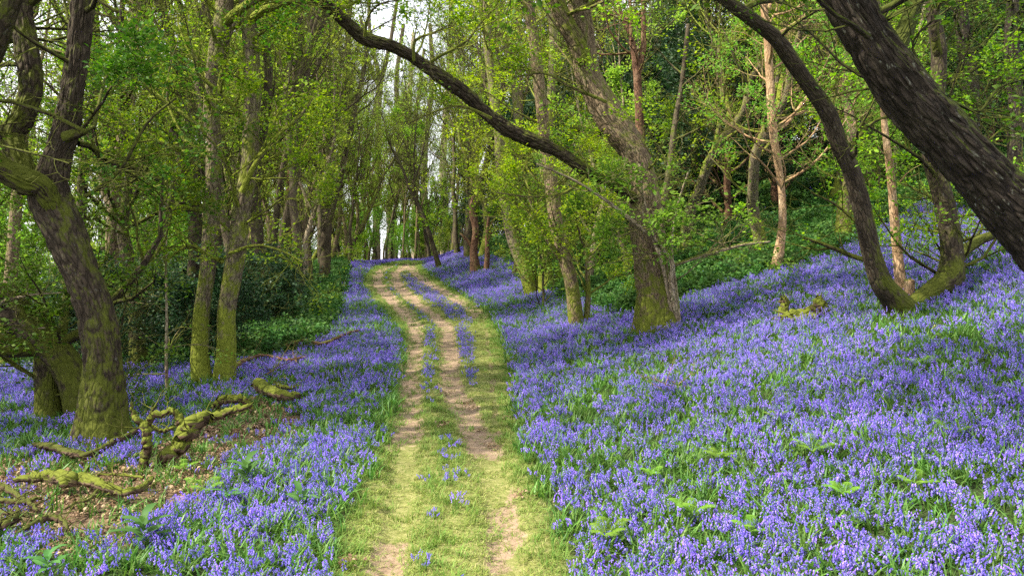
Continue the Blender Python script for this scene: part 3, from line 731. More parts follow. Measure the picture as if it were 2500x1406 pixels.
T("dead_tree", "reddish dead tree with one long bare arm, behind and right of the mossy pair", "tree",
  [([(690, 700, 28), (700, 600, 25), (706, 500, 24), (712, 420, 22), (719, 350, 16), (722, 320, 8)], 0, .1), ([(712, 425, 14), (742, 370, 11), (762, 300, 9), (792, 262, 5)], 0, .1)],
  'dead_wood', 'leaf', limbs=3, llen=(.6, 1.2), kids=(2,), per=1, seed=29)
T("oak_tree", "thin dark trunk curving up left of the red dead tree", "tree",
  [([(668, 720, 18), (672, 560, 17), (690, 420, 15), (714, 280, 14), (722, 150, 13), (730, 0, 12), (740, -150, 10)], 0, .5)], 'far_bark', 'far_leaf', limbs=14, hrange=(.4, .98), seed=31, llen=(2, 4))
T("oak_tree", "ivy dark trunk at the head of the holly, left edge of the far bluebells", "tree",
  [([(792, 690, 26), (797, 560, 25), (803, 450, 21), (803, 350, 18), (828, 250, 15), (850, 150, 12), (850, 0, 10)], 0, .5), ([(797, 560, 14), (830, 440, 14), (850, 340, 12), (880, 210, 11), (905, 80, 9)], 0, .3), ([(803, 400, 12), (780, 300, 11), (770, 180, 9), (790, 40, 8)], 0, .3)],
  'far_bark', 'far_leaf', limbs=20, hrange=(.35, .98), seed=33, llen=(2, 4.5))
T("oak_tree", "thin trunk standing at the left end of the far bluebell edge", "tree",
  [([(871, 637, 20), (880, 560, 17), (893, 430, 15), (905, 330, 12), (925, 200, 11), (905, 100, 9), (900, 0, 8)], 0, 1)], 'far_bark', 'far_leaf', limbs=22, hrange=(.3, .98), seed=35, llen=(3, 6), kids=(5, 3), lsize=.12, keep=.35)
T("oak_tree", "straight thin trunk forking high, above the left rut's far bend", "tree",
  [([(920, 636, 19), (919, 500, 16), (924, 350, 14), (927, 220, 13), (950, 120, 10), (970, 0, 8)], 0, 1), ([(927, 220, 10), (900, 150, 9), (880, 40, 8)], 0, 1)], 'far_bark', 'far_leaf', limbs=22, hrange=(.3, .98), seed=37, llen=(3, 6), kids=(5, 3), lsize=.12, keep=.35)
T("oak_tree", "stout wavering trunk standing over the far end of the track", "tree",
  [([(955, 628, 30), (956, 560, 22), (950, 500, 17), (968, 420, 16), (976, 320, 14), (968, 200, 11), (985, 60, 9)], 0, 1), ([(953, 500, 14), (975, 440, 12), (1000, 350, 11), (1020, 250, 9), (1035, 120, 7)], 0, 1)], 'far_bark', 'far_leaf', limbs=22, hrange=(.3, .98), seed=39, llen=(3, 6), kids=(5, 3), lsize=.12, keep=.35)
T("oak_tree", "flared trunk just right of the track's vanishing point", "tree",
  [([(1041, 614, 34), (1038, 560, 22), (1035, 450, 17), (1040, 340, 14), (1055, 200, 11), (1050, 60, 9)], 0, 1)], 'far_bark', 'far_leaf', limbs=22, hrange=(.3, .98), seed=41, llen=(3, 6), kids=(5, 3), lsize=.12, keep=.35)
T("oak_tree", "pale thin trunk close on the left of the flared one at the track's end", "tree",
  [([(1013, 620, 20), (1014, 520, 17), (1012, 400, 14), (1000, 260, 12), (1010, 80, 9)], 0, 1)], 'pale_bark', 'far_leaf', limbs=18, hrange=(.3, .98), seed=43, llen=(3, 6), kids=(5, 3), lsize=.12, keep=.35)
T("oak_tree", "pale trunk behind the crest of the far right bluebell bank", "tree",
  [([(1086, 606, 24), (1085, 520, 20), (1082, 400, 17), (1090, 260, 14), (1100, 100, 11), (1105, -50, 9)], 0, 1)], 'pale_bark', 'far_leaf', limbs=20, hrange=(.3, .98), seed=45, llen=(3, 6), kids=(5, 3), lsize=.12, keep=.35)
T("dead_tree", "short broken red-brown tree with a snag arm on the far bluebell bank", "tree",
  [([(1161, 664, 26), (1157, 610, 19), (1161, 560, 17), (1152, 515, 15), (1155, 480, 8)], 0, 0), ([(1157, 610, 9), (1142, 588, 8), (1124, 570, 4)], 0, 0)], 'dead_wood', 'leaf', limbs=5, llen=(.8, 1.8), kids=(3, 3), per=3, seed=47, flare=.25)
T("dead_tree", "small dark snag right beside the broken red-brown tree", "tree",
  [([(1188, 660, 15), (1190, 620, 12), (1189, 570, 9), (1195, 520, 5)], 0, 0)], 'dead_wood', 'leaf', limbs=5, llen=(.8, 1.6), kids=(3, 3), per=3, seed=49)
T("oak_tree", "mossy clump of trunks leaning left between the snags and the slim mossy oak", "tree",
  [([(1298, 722, 36), (1282, 660, 35), (1256, 590, 33), (1240, 530, 28), (1226, 430, 26), (1215, 300, 24), (1195, 150, 22), (1185, 0, 20), (1170, -150, 16)], 0, .4),
   ([(1310, 716, 26), (1292, 640, 24), (1270, 560, 22), (1262, 470, 20), (1265, 350, 18), (1255, 200, 16), (1225, 80, 14), (1200, -40, 12)], .3, .5)],
  'mossy_bark', 'leaf_yellow', limbs=22, hrange=(.3, .98), seed=51, llen=(1.6, 3.4), base=(1300, 722), crownlift=(3, 2.5, 5), flare=.15)
T("oak_tree", "straight dark mossy trunk right beside the left-leaning mossy clump", "tree",
  [([(1336, 716, 42), (1331, 650, 36), (1327, 580, 34), (1325, 500, 30), (1330, 400, 26), (1345, 250, 22), (1350, 100, 18), (1340, -50, 15)], 0, .5), ([(1356, 712, 20), (1372, 640, 16), (1390, 560, 14), (1400, 420, 12)], .3, .3)],
  'mossy_bark', 'leaf_yellow', limbs=18, hrange=(.3, .98), seed=53, llen=(1.6, 3.2), base=(1336, 716), flare=.15)
T("oak_tree", "slim speckled mossy oak bending left, left of the big oak beside the track", "tree",
  [([(1408, 802, 42), (1396, 700, 35), (1376, 620, 33), (1357, 540, 33), (1346, 450, 33), (1331, 350, 31), (1321, 250, 30), (1309, 150, 28), (1296, 50, 26), (1280, -60, 24), (1260, -250, 18)], 0, .3),
   ([(1430, 795, 17), (1436, 720, 14), (1433, 650, 10), (1425, 590, 7)], .05, .1), ([(1380, 650, 12), (1340, 590, 11), (1315, 540, 9), (1290, 480, 6)], .0, -.3)],
  'oak_bark', 'leaf_yellow', limbs=24, hrange=(.35, .98), seed=55, llen=(1.3, 2.6), base=(1408, 802), crownlift=(2.5, 2.4, 5), flare=.12, per=6)
T("oak_tree", "big mossy oak right of the track with a long limb arching left over it", "tree",
  [([(1602, 808, 118), (1600, 760, 92), (1597, 700, 82), (1586, 620, 76), (1577, 540, 71), (1571, 450, 66), (1550, 380, 66), (1511, 320, 70), (1462, 240, 65), (1432, 170, 60), (1427, 80, 53), (1412, 0, 50), (1400, -90, 48), (1385, -300, 38)], 0, .3),
   ([(1425, 150, 36), (1404, 100, 36), (1378, 50, 38), (1356, 0, 40), (1335, -80, 36), (1290, -250, 28)], -.05, -.2),
   ([(1570, 500, 27), (1500, 455, 24), (1435, 420, 26), (1362, 372, 30), (1292, 342, 34), (1232, 312, 31), (1182, 272, 28), (1132, 226, 30), (1080, 190, 31), (1022, 150, 29), (962, 116, 29), (892, 95, 31), (850, 60, 29), (808, 22, 26), (765, -8, 24), (700, -60, 24), (620, -140, 18)], 0, -2.2)],
  'oak_bark', 'leaf', limbs=20, hrange=(.4, .98), seed=57, keep=.24, darklimb=2, fine=22, llen=(1.3, 2.8), flare=.45, crownlift=(2.6, 2.6, 7), per=5, rough=.2,
  extra=[([(1480, 250, 9), (1400, 215, 8), (1330, 180, 6), (1250, 190, 4)], -.4, -.5, 10), ([(1200, 290, 9), (1130, 260, 6), (1070, 270, 5), (1000, 300, 3)], -1.2, -.4, 6), ([(1010, 150, 8), (1014, 100, 7), (1060, 80, 5), (1100, 60, 3)], -1.6, -.2, 7),
         ([(1430, 430, 9), (1380, 470, 7), (1300, 480, 5), (1210, 470, 3)], -.6, -.6, 10), ([(890, 90, 8), (900, 40, 6), (930, 10, 4), (980, 0, 3)], -2.0, -.4, 8)])
T("hazel_shrub", "leafy hazel growing against the right side of the big mossy oak, grey branch reaching right", "shrub",
  [([(1652, 792, 17), (1645, 730, 15), (1638, 680, 14), (1640, 640, 12), (1600, 590, 11), (1550, 545, 10), (1480, 490, 8), (1400, 440, 6), (1310, 400, 4)], -.25, -1.0),
   ([(1640, 650, 9), (1690, 632, 10), (1760, 612, 10), (1820, 596, 8), (1880, 590, 5)], -.3, -.3), ([(1640, 790, 12), (1632, 720, 10), (1615, 640, 9), (1590, 560, 8), (1570, 480, 6), (1560, 400, 4)], -.3, -.3),
   ([(1660, 790, 9), (1650, 700, 8), (1640, 600, 7), (1655, 500, 5), (1680, 420, 4)], -.3, -.2)],
  'pale_bark', 'leaf_hazel', limbs=30, hrange=(.3, .98), llen=(.7, 1.7), kids=(4, 4), per=5, lsize=.085, seed=59, base=(1652, 795), flare=0, detail=True, up=.03)
T("oak_tree", "thin reddish trunk with a bare forked top behind the big mossy oak's bend", "tree",
  [([(1560, 680, 26), (1562, 500, 24), (1563, 330, 22), (1557, 200, 20), (1552, 155, 18), (1540, 90, 12), (1520, 40, 9), (1498, -20, 6)], 0, .2), ([(1556, 190, 14), (1570, 120, 13), (1571, 40, 12), (1568, -80, 10)], .1, .3), ([(1542, 100, 10), (1540, 50, 8), (1538, -10, 6)], 0, 0)],
  'dead_wood', 'leaf_hazel', limbs=10, hrange=(.3, .9), seed=61, kids=(4, 3), base=(1560, 680))
T("oak_tree", "slim smooth trunk leaning right, in the dark behind the hazel", "tree",
  [([(1540, 690, 16), (1520, 600, 15), (1500, 540, 12), (1490, 470, 8)], 0, .2), ([(1610, 640, 16), (1622, 500, 15), (1636, 400, 15), (1648, 300, 14), (1665, 200, 11), (1680, 60, 9)], .2, .5)],
  'far_bark', 'leaf_hazel', limbs=14, hrange=(.3, .98), seed=63, base=(1540, 690))
T("birch_tree", "pale peeling trunk standing at the top edge of the right bluebell slope", "tree",
  [([(1893, 668, 32), (1903, 610, 25), (1910, 540, 18), (1908, 460, 16), (1896, 380, 17), (1886, 300, 21), (1880, 200, 19), (1874, 100, 17), (1864, 0, 16), (1850, -200, 12)], 0, .2)],
  'bare_wood', 'leaf_hazel', limbs=18, hrange=(.3, .98), seed=65, llen=(1.5, 3.6), kids=(5, 4, 3), flare=.1, crownlift=(3, 2, 4))
T("oak_tree", "mossy multi-stemmed oak on the right slope with one stem sweeping up left", "tree",
  [([(2205, 768, 84), (2185, 735, 60), (2152, 690, 50), (2127, 620, 43), (2107, 520, 45), (2082, 430, 42), (2052, 360, 38), (2022, 280, 40), (1982, 220, 38), (1932, 150, 38), (1890, 92, 35), (1830, 45, 31), (1770, 0, 26), (1690, -70, 22), (1560, -200, 16)], 0, -1.6),
   ([(2215, 765, 60), (2245, 735, 46), (2285, 705, 50), (2318, 680, 62), (2326, 620, 54), (2312, 520, 48), (2292, 440, 45), (2275, 370, 42), (2285, 250, 42), (2292, 130, 38), (2275, 0, 32), (2260, -200, 26)], .1, 1.2),
   ([(2326, 715, 66), (2322, 680, 62), (2326, 640, 50)], .9, .0)],
  'near_oak_bark', 'leaf', limbs=20, hrange=(.4, .98), seed=67, llen=(1.3, 2.6), flare=.15, base=(2205, 768), crownlift=(2.5, 2.6, 7), per=5,
  extra=[([(2130, 640, 12), (2080, 625, 12), (2020, 600, 10), (1960, 580, 6)], .2, .4, 5), ([(2110, 560, 8), (2040, 500, 6), (1980, 470, 4)], 0, .2, 8), ([(2060, 380, 9), (2130, 300, 7), (2200, 280, 5)], 0, .1, 6)])
T("dead_tree", "bare orange-brown dead stem between the mossy stems on the right slope", "dead tree",
  [([(2200, 728, 30), (2194, 650, 23), (2186, 570, 22), (2178, 470, 20), (2170, 390, 17), (2160, 310, 15), (2150, 200, 10)], .25, .1), ([(2222, 730, 32), (2220, 705, 28), (2221, 684, 26)], .1, 0)],
  'bare_wood', 'leaf', limbs=3, llen=(.5, 1), kids=(2,), per=1, seed=69, base=(2205, 740), flare=.05)
# the great leaning trunk close on the right
T("oak_tree", "huge dark ridged trunk leaning across the upper right corner", "tree",
  [([(2830, 1080, 270), (2745, 890, 190), (2660, 745, 158), (2555, 602, 142), (2420, 447, 130), (2325, 352, 124), (2225, 240, 119), (2140, 125, 112), (2060, -5, 104), (1960, -170, 98), (1820, -380, 80), (1700, -620, 60)], 0, -.5),
   ([(2170, 150, 40), (2215, 60, 34), (2240, -40, 28), (2220, -200, 20)], .1, .7)],
  'dark_bark', 'leaf_dark', limbs=7, hrange=(.45, .9), llen=(1, 2.), kids=(4, 3), seed=71, fine=34, flare=.2, crownlift=(2.2, 2.8, 15), keep=.6, sides=64, rough=.2, per=4,  # unseen crown thickened so its shade darkens the bottom right
  extra=[([(2150, 60, 12), (2195, 30, 10), (2260, 0, 8), (2330, -30, 6)], -.3, -.1, 3), ([(2300, 235, 8), (2360, 265, 8), (2395, 270, 7), (2440, 215, 6), (2520, 190, 4)], .3, .3, 6, .7), ([(2260, 180, 7), (2230, 100, 6), (2330, 10, 5)], -.2, -.1, 3, .6)])
T("oak_tree", "pale mossy trunk behind the left-sweeping stem on the right slope", "tree",
  [([(2062, 590, 38), (2060, 520, 32), (2075, 430, 28), (2080, 330, 26), (2065, 200, 22), (2075, 60, 18), (2080, -80, 14)], 0, .5)], 'oak_bark', 'leaf', limbs=16, seed=73, hrange=(.3, .98), base=(2062, 590))
T("oak_tree", "brown trunk at the top of the bluebell slope under the huge leaning trunk", "tree",
  [([(2122, 470, 36), (2120, 400, 30), (2115, 300, 26), (2125, 150, 24), (2110, 0, 20)], 0, .5)], 'far_bark', 'leaf', limbs=14, seed=75, hrange=(.3, .98))
T("oak_tree", "dim upright trunk at the right frame edge above the bluebell slope", "tree",
  [([(2490, 520, 40), (2478, 400, 36), (2480, 250, 32), (2470, 100, 30), (2475, -60, 26)], 0, .5)], 'dark_bark', 'leaf_dark', limbs=14, seed=77, hrange=(.3, .98))
T("oak_tree", "dim trunk seen above the huge leaning trunk, left of the frame-edge one", "tree",
  [([(2385, 500, 40), (2372, 350, 38), (2368, 200, 36), (2350, 80, 34), (2340, -60, 28)], 0, .5)], 'dark_bark', 'leaf_dark', limbs=14, seed=79, hrange=(.3, .98))

# overhanging spray of hazel at the left edge
T("hazel_shrub", "leafy hazel spray at the left frame edge before the leaning mossy trunk", "shrub",
  [([(-120, 1020, 24), (-100, 900, 18), (-60, 800, 12), (0, 740, 8), (80, 720, 5), (150, 715, 3)], 0, -.8), ([(-110, 960, 14), (-60, 860, 10), (20, 810, 7), (110, 800, 4)], 0, -.5)],
  'pale_bark', 'leaf_hazel', limbs=16, hrange=(.35, .98), llen=(.5, 1.1), kids=(4, 3), per=5, lsize=.075, seed=81, base=(-120, 1020), flare=0, detail=True, up=0)

# ------------------------------------------------------------------ stump and fallen wood
def fallen(name, label, cat, chains, mat, seed, follow=True, lift=0.14, parts=None, twigs=0):
    """chains: lists of (u, v, w); lying on the ground (depth from the ground under it) unless a depth pixel is given"""
    rs = np.random.RandomState(seed); w = Wood(); first = None
    for ch, ref in chains:
        rows = []
        for (u, v, wd) in ch:
            Y = hit(u, v + wd * .45, up=lift) if ref is None else hit(*ref)
            p = P(u, v, Y); rows.append((*p, .5 * wd * Y / FPX))
        ln = smooth_line(rows, 9); ln[:, :3] += rs.normal(0, .004, (len(ln), 3)); ln[:, 3] = np.maximum(ln[:, 3], .004)
        if first is None: first = ln[len(ln) // 2, :3].copy()
        ln[:, 3] *= .88; ln[:, :3] += rs.normal(0, .35, (len(ln), 3)) * ln[:, 3:4] * .5
        w.tube(ln[:, :3], ln[:, 3], 20, rough=.42, seed=seed + len(w.v), fine=7); tp = []
        for e_, dr in ((ln[0], ln[0, :3] - ln[1, :3]), (ln[-1], ln[-1, :3] - ln[-2, :3])):      # splintered ends
            dr = dr / (np.linalg.norm(dr) + 1e-9)
            for q in range(5):
                o_ = rs.normal(0, .45, 3) * e_[3]; a_ = e_[:3] + o_ - dr * e_[3]
                w.tube([a_, a_ + (dr + rs.normal(0, .15, 3)) * e_[3] * rs.uniform(1.6, 3.4)], [e_[3] * .42, .002], 4, seed=seed, cap=False); twigs = max(twigs, 3) if follow else 0
        for q in range(twigs):
            i = rs.randint(1, len(ln) - 1); grow(w, tp, ln[i, :3], rs.normal(0, 1, 3) * (1, 1, .3) + np.array([0, 0, .25]), rs.uniform(.2, .6), .008, 2, rs, kids=(3, 3, 2), minr=.002)
    first[2] = tz(first[0], first[1])
    root = w.build(name, M[mat], None, first); root.location = first.tolist(); tag(root, label, cat)
    return root
fallen("fallen_branch", "mossy forked fallen branch standing on two legs, right of the dark oak's foot", "fallen branch",
  [([(320, 984, 8), (326, 1010, 13), (342, 1030, 20), (360, 1052, 26), (358, 1100, 30), (350, 1145, 22), (344, 1165, 14)], (350, 1158)),
   ([(360, 1045, 18), (372, 1015, 20), (400, 1010, 20), (425, 1005, 20), (440, 1025, 26), (450, 1045, 26)], (360, 1140)),
   ([(510, 1018, 28), (478, 1028, 38), (455, 1055, 42), (440, 1090, 38), (410, 1108, 36), (388, 1125, 26), (370, 1160, 16)], (372, 1150)),
   ([(470, 1030, 26), (520, 1018, 24), (560, 1003, 18), (610, 990, 12)], (430, 1105)), ([(360, 1035, 14), (372, 1000, 8), (376, 996, 5)], (350, 1140)),
   ([(365, 1035, 10), (395, 1050, 12), (425, 1042, 9)], (360, 1130)), ([(438, 1095, 16), (425, 1118, 14), (418, 1135, 10)], (425, 1130))],
  'moss_wood', 1)
fallen("fallen_branch", "mossy hooped end of a fallen branch between the forked one and the short log", "fallen branch",
  [([(525, 1010, 20), (532, 985, 24), (552, 976, 24), (585, 975, 22), (606, 985, 16), (618, 1010, 10)], (560, 1022)), ([(480, 1006, 10), (520, 1008, 10), (560, 1012, 10), (605, 1004, 9)], (560, 1022))], 'moss_wood', 2)
fallen("fallen_branch", "long dark curved branch lying before the leaning oak's flared foot", "fallen branch",
  [([(82, 1083, 8), (110, 1087, 16), (150, 1097, 20), (195, 1110, 22), (240, 1100, 18), (290, 1072, 18), (345, 1048, 24)], None)], 'dark_moss_wood', 3)
fallen("fallen_log", "long low mossy log with a twisted end, below the dark curved branch", "fallen log",
  [([(35, 1170, 12), (80, 1166, 24), (125, 1162, 30), (160, 1170, 38), (210, 1166, 34), (255, 1184, 30), (300, 1198, 22), (345, 1190, 18), (372, 1165, 12)], None),
   ([(240, 1158, 6), (300, 1160, 8), (350, 1166, 7)], None), ([(270, 1200, 14), (310, 1202, 14), (340, 1196, 10)], None)], 'moss_wood', 4)
fallen("fallen_log", "short mossy log with a sawn end, highest of the fallen wood left of the track", "fallen log",
  [([(634, 936, 30), (640, 945, 32), (665, 955, 30), (700, 965, 24), (730, 965, 14)], None), ([(672, 935, 10), (700, 945, 12), (735, 940, 8)], None)], 'moss_wood', 5)
fallen("branch_pile", "tangle of mossy rotting branches in the leaf litter at the left frame edge", "branches",
  [([(-60, 1190, 20), (0, 1185, 18), (30, 1200, 14), (70, 1225, 12), (90, 1245, 8)], None), ([(-60, 1215, 18), (0, 1218, 18), (50, 1225, 14), (100, 1215, 10)], None), ([(-50, 1285, 34), (10, 1280, 32), (35, 1262, 22), (45, 1240, 12)], None),
   ([(60, 1290, 14), (90, 1275, 18), (120, 1262, 18), (150, 1270, 14), (165, 1290, 10)], None), ([(160, 1240, 6), (190, 1225, 8), (220, 1215, 8), (250, 1180, 6)], None), ([(-50, 1240, 12), (0, 1250, 12), (60, 1258, 8)], None)], 'dark_moss_wood', 6)
fallen("fallen_branch", "thin brown fallen branch pointing right from the mossy pair's foot", "fallen branch",
  [([(565, 905, 12), (600, 878, 11), (650, 868, 10), (700, 878, 9), (745, 872, 6)], None), ([(690, 878, 5), (670, 900, 4), (650, 915, 3)], None)], 'dead_wood', 7, twigs=6)
fallen("fallen_branch", "thin brown fallen branch in the holly, above and right of the other brown one", "fallen branch",
  [([(690, 845, 9), (740, 832, 10), (790, 838, 11), (830, 820, 9), (875, 806, 6)], None), ([(720, 835, 4), (715, 860, 5), (725, 885, 4)], None)], 'dead_wood', 8, twigs=7)
fallen("fallen_twig", "pale broken twig lying in the bluebells right of the track", "twig",
  [([(1610, 962, 4), (1640, 946, 5), (1690, 942, 4)], (1640, 965)), ([(1640, 946, 3), (1660, 934, 3), (1668, 928, 2)], (1640, 965))], 'bare_wood', 9)
fallen("tree_stump", "low mossy stump with two horns among the bluebells on the right slope", "stump",
  [([(1918, 795, 36), (1914, 765, 28), (1914, 742, 24), (1912, 728, 20)], (1918, 785)), ([(1915, 775, 30), (1945, 772, 44), (1975, 765, 46), (2000, 755, 38), (2012, 752, 24)], (1940, 790)), ([(2000, 780, 44), (2003, 755, 34), (2002, 738, 24), (2000, 724, 14)], (1995, 782)), ([(1925, 780, 24), (1950, 785, 30), (1990, 776, 30)], (1940, 796))], 'moss_wood', 10)

# ------------------------------------------------------------------ foxgloves, ferns
def rosette(seed, n, L, wid):
    rs = np.random.RandomState(seed); V, F, MI = [], [], []
    for k in range(n):
        a = k * 2.4 + rs.rand() * .4; o = np.array([math.cos(a), math.sin(a), 0]); l = L * rs.uniform(.7, 1.1); el = rs.uniform(.25, 1.1); s = np.array([-o[1], o[0], 0])
        base = np.array([0, 0, .02 + .015 * k]); ts = np.linspace(0, 1, 9)
        c = [base + o * l * (t * math.cos(el * (1 - .55 * t))) + np.array([0, 0, l * math.sin(el) * (t - .55 * t * t)]) for t in ts]
        wv = [wid * (.12 + math.sin(math.pi * min(1, t * 1.02)) ** .8) * (1 - .25 * t) for t in ts]; wv[-1] = .001
        k0 = len(V)
        for p, w_, t in zip(c, wv, ts):
            r = .12 * w_ * math.sin(t * 40 + k)
            V += [p - s * w_ + np.array([0, 0, w_ * .35 + r]), p, p + s * w_ + np.array([0, 0, w_ * .35 - r])]
        for i in range(8):
            b = k0 + 3 * i; F += [(b, b + 1, b + 4, b + 3), (b + 1, b + 2, b + 5, b + 4)]
    return V, F
for j, (u, v, n, L, lab) in enumerate([(600, 1195, 12, .26, "pale green foxglove rosette standing in the bluebells right of the leaf litter"), (735, 1255, 8, .2, "small foxglove rosette low in the bluebells near the left verge"),
                                      (350, 1345, 12, .26, "green foxglove rosette in bluebells below the brown leaf litter"), (120, 1430, 9, .2, "large foxglove rosette cut by the bottom left of the frame"), (560, 1245, 6, .18, "flat broad-leaved plant under the tall foxglove rosette")]):
    Y = hit(u, v); p = P(u, v, Y); V, F = rosette(300 + j, n, L, L * .14)
    o = add_mesh("foxglove_plant", V, F, M['broad']); o.location = (p[0], p[1], tz(p[0], p[1]) + .06); tag(o, lab, "foxglove")
def fern_mesh(seed, n=7, L=.42):
    rs = np.random.RandomState(seed); V, F, MI = [], [], []
    for k in range(n):
        a = k * 6.283 / n + rs.rand() * .6; o = np.array([math.cos(a), math.sin(a), 0]); s = np.array([-o[1], o[0], 0]); l = L * rs.uniform(.7, 1.15) * .5; lift = rs.uniform(.9, 1.9)
        c = lambda t: o * l * t + np.array([0, 0, .08 + l * lift * (t - .62 * t * t)])
        ribbon(V, F, MI, [c(t) for t in np.linspace(0, 1, 8)], [.003] * 8, 0, side=s)
        for t in np.linspace(.18, .98, 18):
            pl = l * .3 * math.sin(math.pi * (t * .8 + .15)) + .01; p = c(t)
            for sg in (-1, 1):
                e = p + s * sg * pl + o * pl * .35 + np.array([0, 0, -.15 * pl]); ribbon(V, F, MI, [p, .5 * (p + e), e], [.003, .0055, .001], 0, side=o)
    return V, F
fs = [(1590, 1190), (1760, 1145), (1985, 1135), (2090, 960), (2060, 1245), (1480, 1350), (1830, 1330), (2330, 1090), (2240, 915), (1890, 1050), (2230, 1225), (1690, 1290), (450, 1170), (1890, 672), (500, 1230)]
fl = ["two-frond height", "low", "broad", "small", "spreading"]
near_what = ["nearest the track's right verge in mid frame", "just right of the one nearest the verge", "in a gap left of the deep shaded flowers", "on the slope straight below the mossy multi-stemmed oak", "just left of the lower right flower mass",
             "lowest on the right, close to the verge", "at the bottom of the slope, right of the lowest verge fern", "far right under the huge leaning trunk", "upper right, below the mossy oak's right stem", "in the middle of the bluebell slope",
             "lower right, between two dark flower clumps", "low on the slope between the verge and the bottom ferns", "in the leaf litter beside the long mossy log", "at the foot of the pale peeling trunk", "between the leaf litter and the tall foxglove"]
fmesh = [fern_mesh(400 + k, 4 + k, .34 + .04 * k) for k in range(3)]; fobj = {}
for j, (u, v) in enumerate(fs):
    Y = hit(u, v); p = P(u, v, Y); k = j % 3
    if k in fobj: o = fobj[k].copy(); C.objects.link(o)
    else: o = add_mesh("fern", fmesh[k][0], fmesh[k][1], M['fern'], smooth=False); fobj[k] = o
    o.location = (p[0], p[1], tz(p[0], p[1]) + .03); o.rotation_euler = (0, 0, j * 1.7); s_ = .85 if Y < 12 else 1.3; o.scale = (s_,) * 3
    tag(o, "bright green young fern " + near_what[j], "fern", "ferns among the bluebells")

# ------------------------------------------------------------------ woodland behind: prototype trees and their copies
def proto_tree(name, seed, h, r, bark, leafm, limbs, start, llen, kids, per, lsize, up=.25, crook=.25, fork=True, spread=.18, keep=.19, minr=.003):
    rs = np.random.RandomState(seed); w = Wood(); wb = Wood(); tips = []
    n = 12; pts = [np.array([0, 0, -.4])]; d = np.array([rs.normal(0, .12), rs.normal(0, .12), 1.])
    for i in range(n):
        d = d + rs.normal(0, crook * .4, 3) * (1, 1, 0); d[2] = 1; d[:2] *= .85; pts.append(pts[-1] + d / np.linalg.norm(d) * h / n)
    pts = np.array(pts); rr = r * (1 - .8 * np.linspace(0, 1, n + 1)); rr[0] *= 1.5; rr[1] *= 1.05
    ln = smooth_line(np.hstack([pts, rr[:, None]]), 3)
    w.tube(ln[:, :3], ln[:, 3], 12, rough=.16, flare=.25, seed=seed)
    if fork:
        for q in range(2):
            i = rs.randint(int(len(ln) * .3), int(len(ln) * .6)); a = rs.rand() * 6.283
            grow(wb, tips, ln[i, :3], np.array([math.cos(a) * .45, math.sin(a) * .45, 1]), h * .5, ln[i, 3] * .75, 0, rs, up=.2, wig=.2, kids=(7,) + tuple(kids[1:]), seed=seed, minr=minr)
    for j in range(limbs):
        t = start + (1 - start) * ((j + rs.rand()) / limbs) ** .9; i = min(len(ln) - 1, int(t * (len(ln) - 1))); a = j * 2.4 + rs.rand()
        d = np.array([math.cos(a), math.sin(a), rs.uniform(.0, .9)])
        L = rs.uniform(*llen) * (1.15 - .6 * t)
        grow(wb, tips, ln[i, :3], d, L, min(ln[i, 3] * .5, .015 * L + .01), 0, rs, up=up, kids=kids, seed=seed, minr=minr)
    root = empty(name, (0, 0, 0)); w.absorb(wb); w.build("trunk", M[bark], root)
    leaves("crown", M[leafm], root, tips, per, lsize, rs, spread=spread, keep=keep, flat_=.4)
    return root
TREES = [("tall thin", proto_tree("oak_tree", 501, 17, .19, 'far_bark', 'far_leaf', 13, .35, (2.5, 4.5), (5, 5, 3), 2, .15)),
         ("forked", proto_tree("oak_tree", 502, 15, .22, 'far_bark', 'far_leaf', 12, .25, (2.5, 5), (5, 5, 3), 2, .15, crook=.45)),
         ("crooked mossy", proto_tree("oak_tree", 503, 14, .24, 'mossy_bark', 'leaf', 14, .2, (2.5, 5), (5, 5, 3), 3, .14, crook=.6)),
         ("straight bare", proto_tree("oak_tree", 504, 18, .17, 'oak_bark', 'far_leaf', 11, .45, (2, 4), (5, 5, 3), 1, .14, crook=.15)),
         ("pale leafy", proto_tree("oak_tree", 505, 13, .17, 'pale_bark', 'far_leaf', 16, .18, (2, 4.2), (5, 5, 3), 4, .15, crook=.35))]
TALL = [("high bare", proto_tree("oak_tree", 541, 27, .24, 'far_bark', 'far_leaf', 18, .3, (4, 8), (6, 5, 4), 1, .22, up=.3, minr=.012, keep=.25)),
        ("high slender", proto_tree("oak_tree", 542, 25, .2, 'oak_bark', 'far_leaf', 18, .25, (3.5, 7), (6, 5, 4), 1, .22, up=.4, crook=.4, minr=.01, keep=.35))]
HOLLY = [("dark holly tree", proto_tree("holly_tree", 511, 9, .12, 'far_bark', 'holly', 34, .06, (1.6, 3.0), (5, 4), 9, .15, up=.05, fork=False, spread=.3, keep=.85)),
         ("broad dark yew", proto_tree("yew_tree", 512, 11, .16, 'dead_wood', 'holly', 36, .08, (2.2, 4.0), (6, 4), 9, .16, up=.1, fork=False, spread=.35, keep=.85))]
BUSH = [("bright green hazel bush", proto_tree("hazel_bush", 521, 4.2, .05, 'pale_bark', 'far_leaf', 22, .06, (1.2, 2.4), (5, 4), 5, .14, up=.15, fork=False, spread=.25, keep=.5)),
        ("fresh green bush", proto_tree("hazel_bush", 522, 5.5, .06, 'far_bark', 'leaf_hazel', 22, .06, (1.2, 2.6), (5, 4), 5, .13, up=.2, fork=False, spread=.25, keep=.5))]
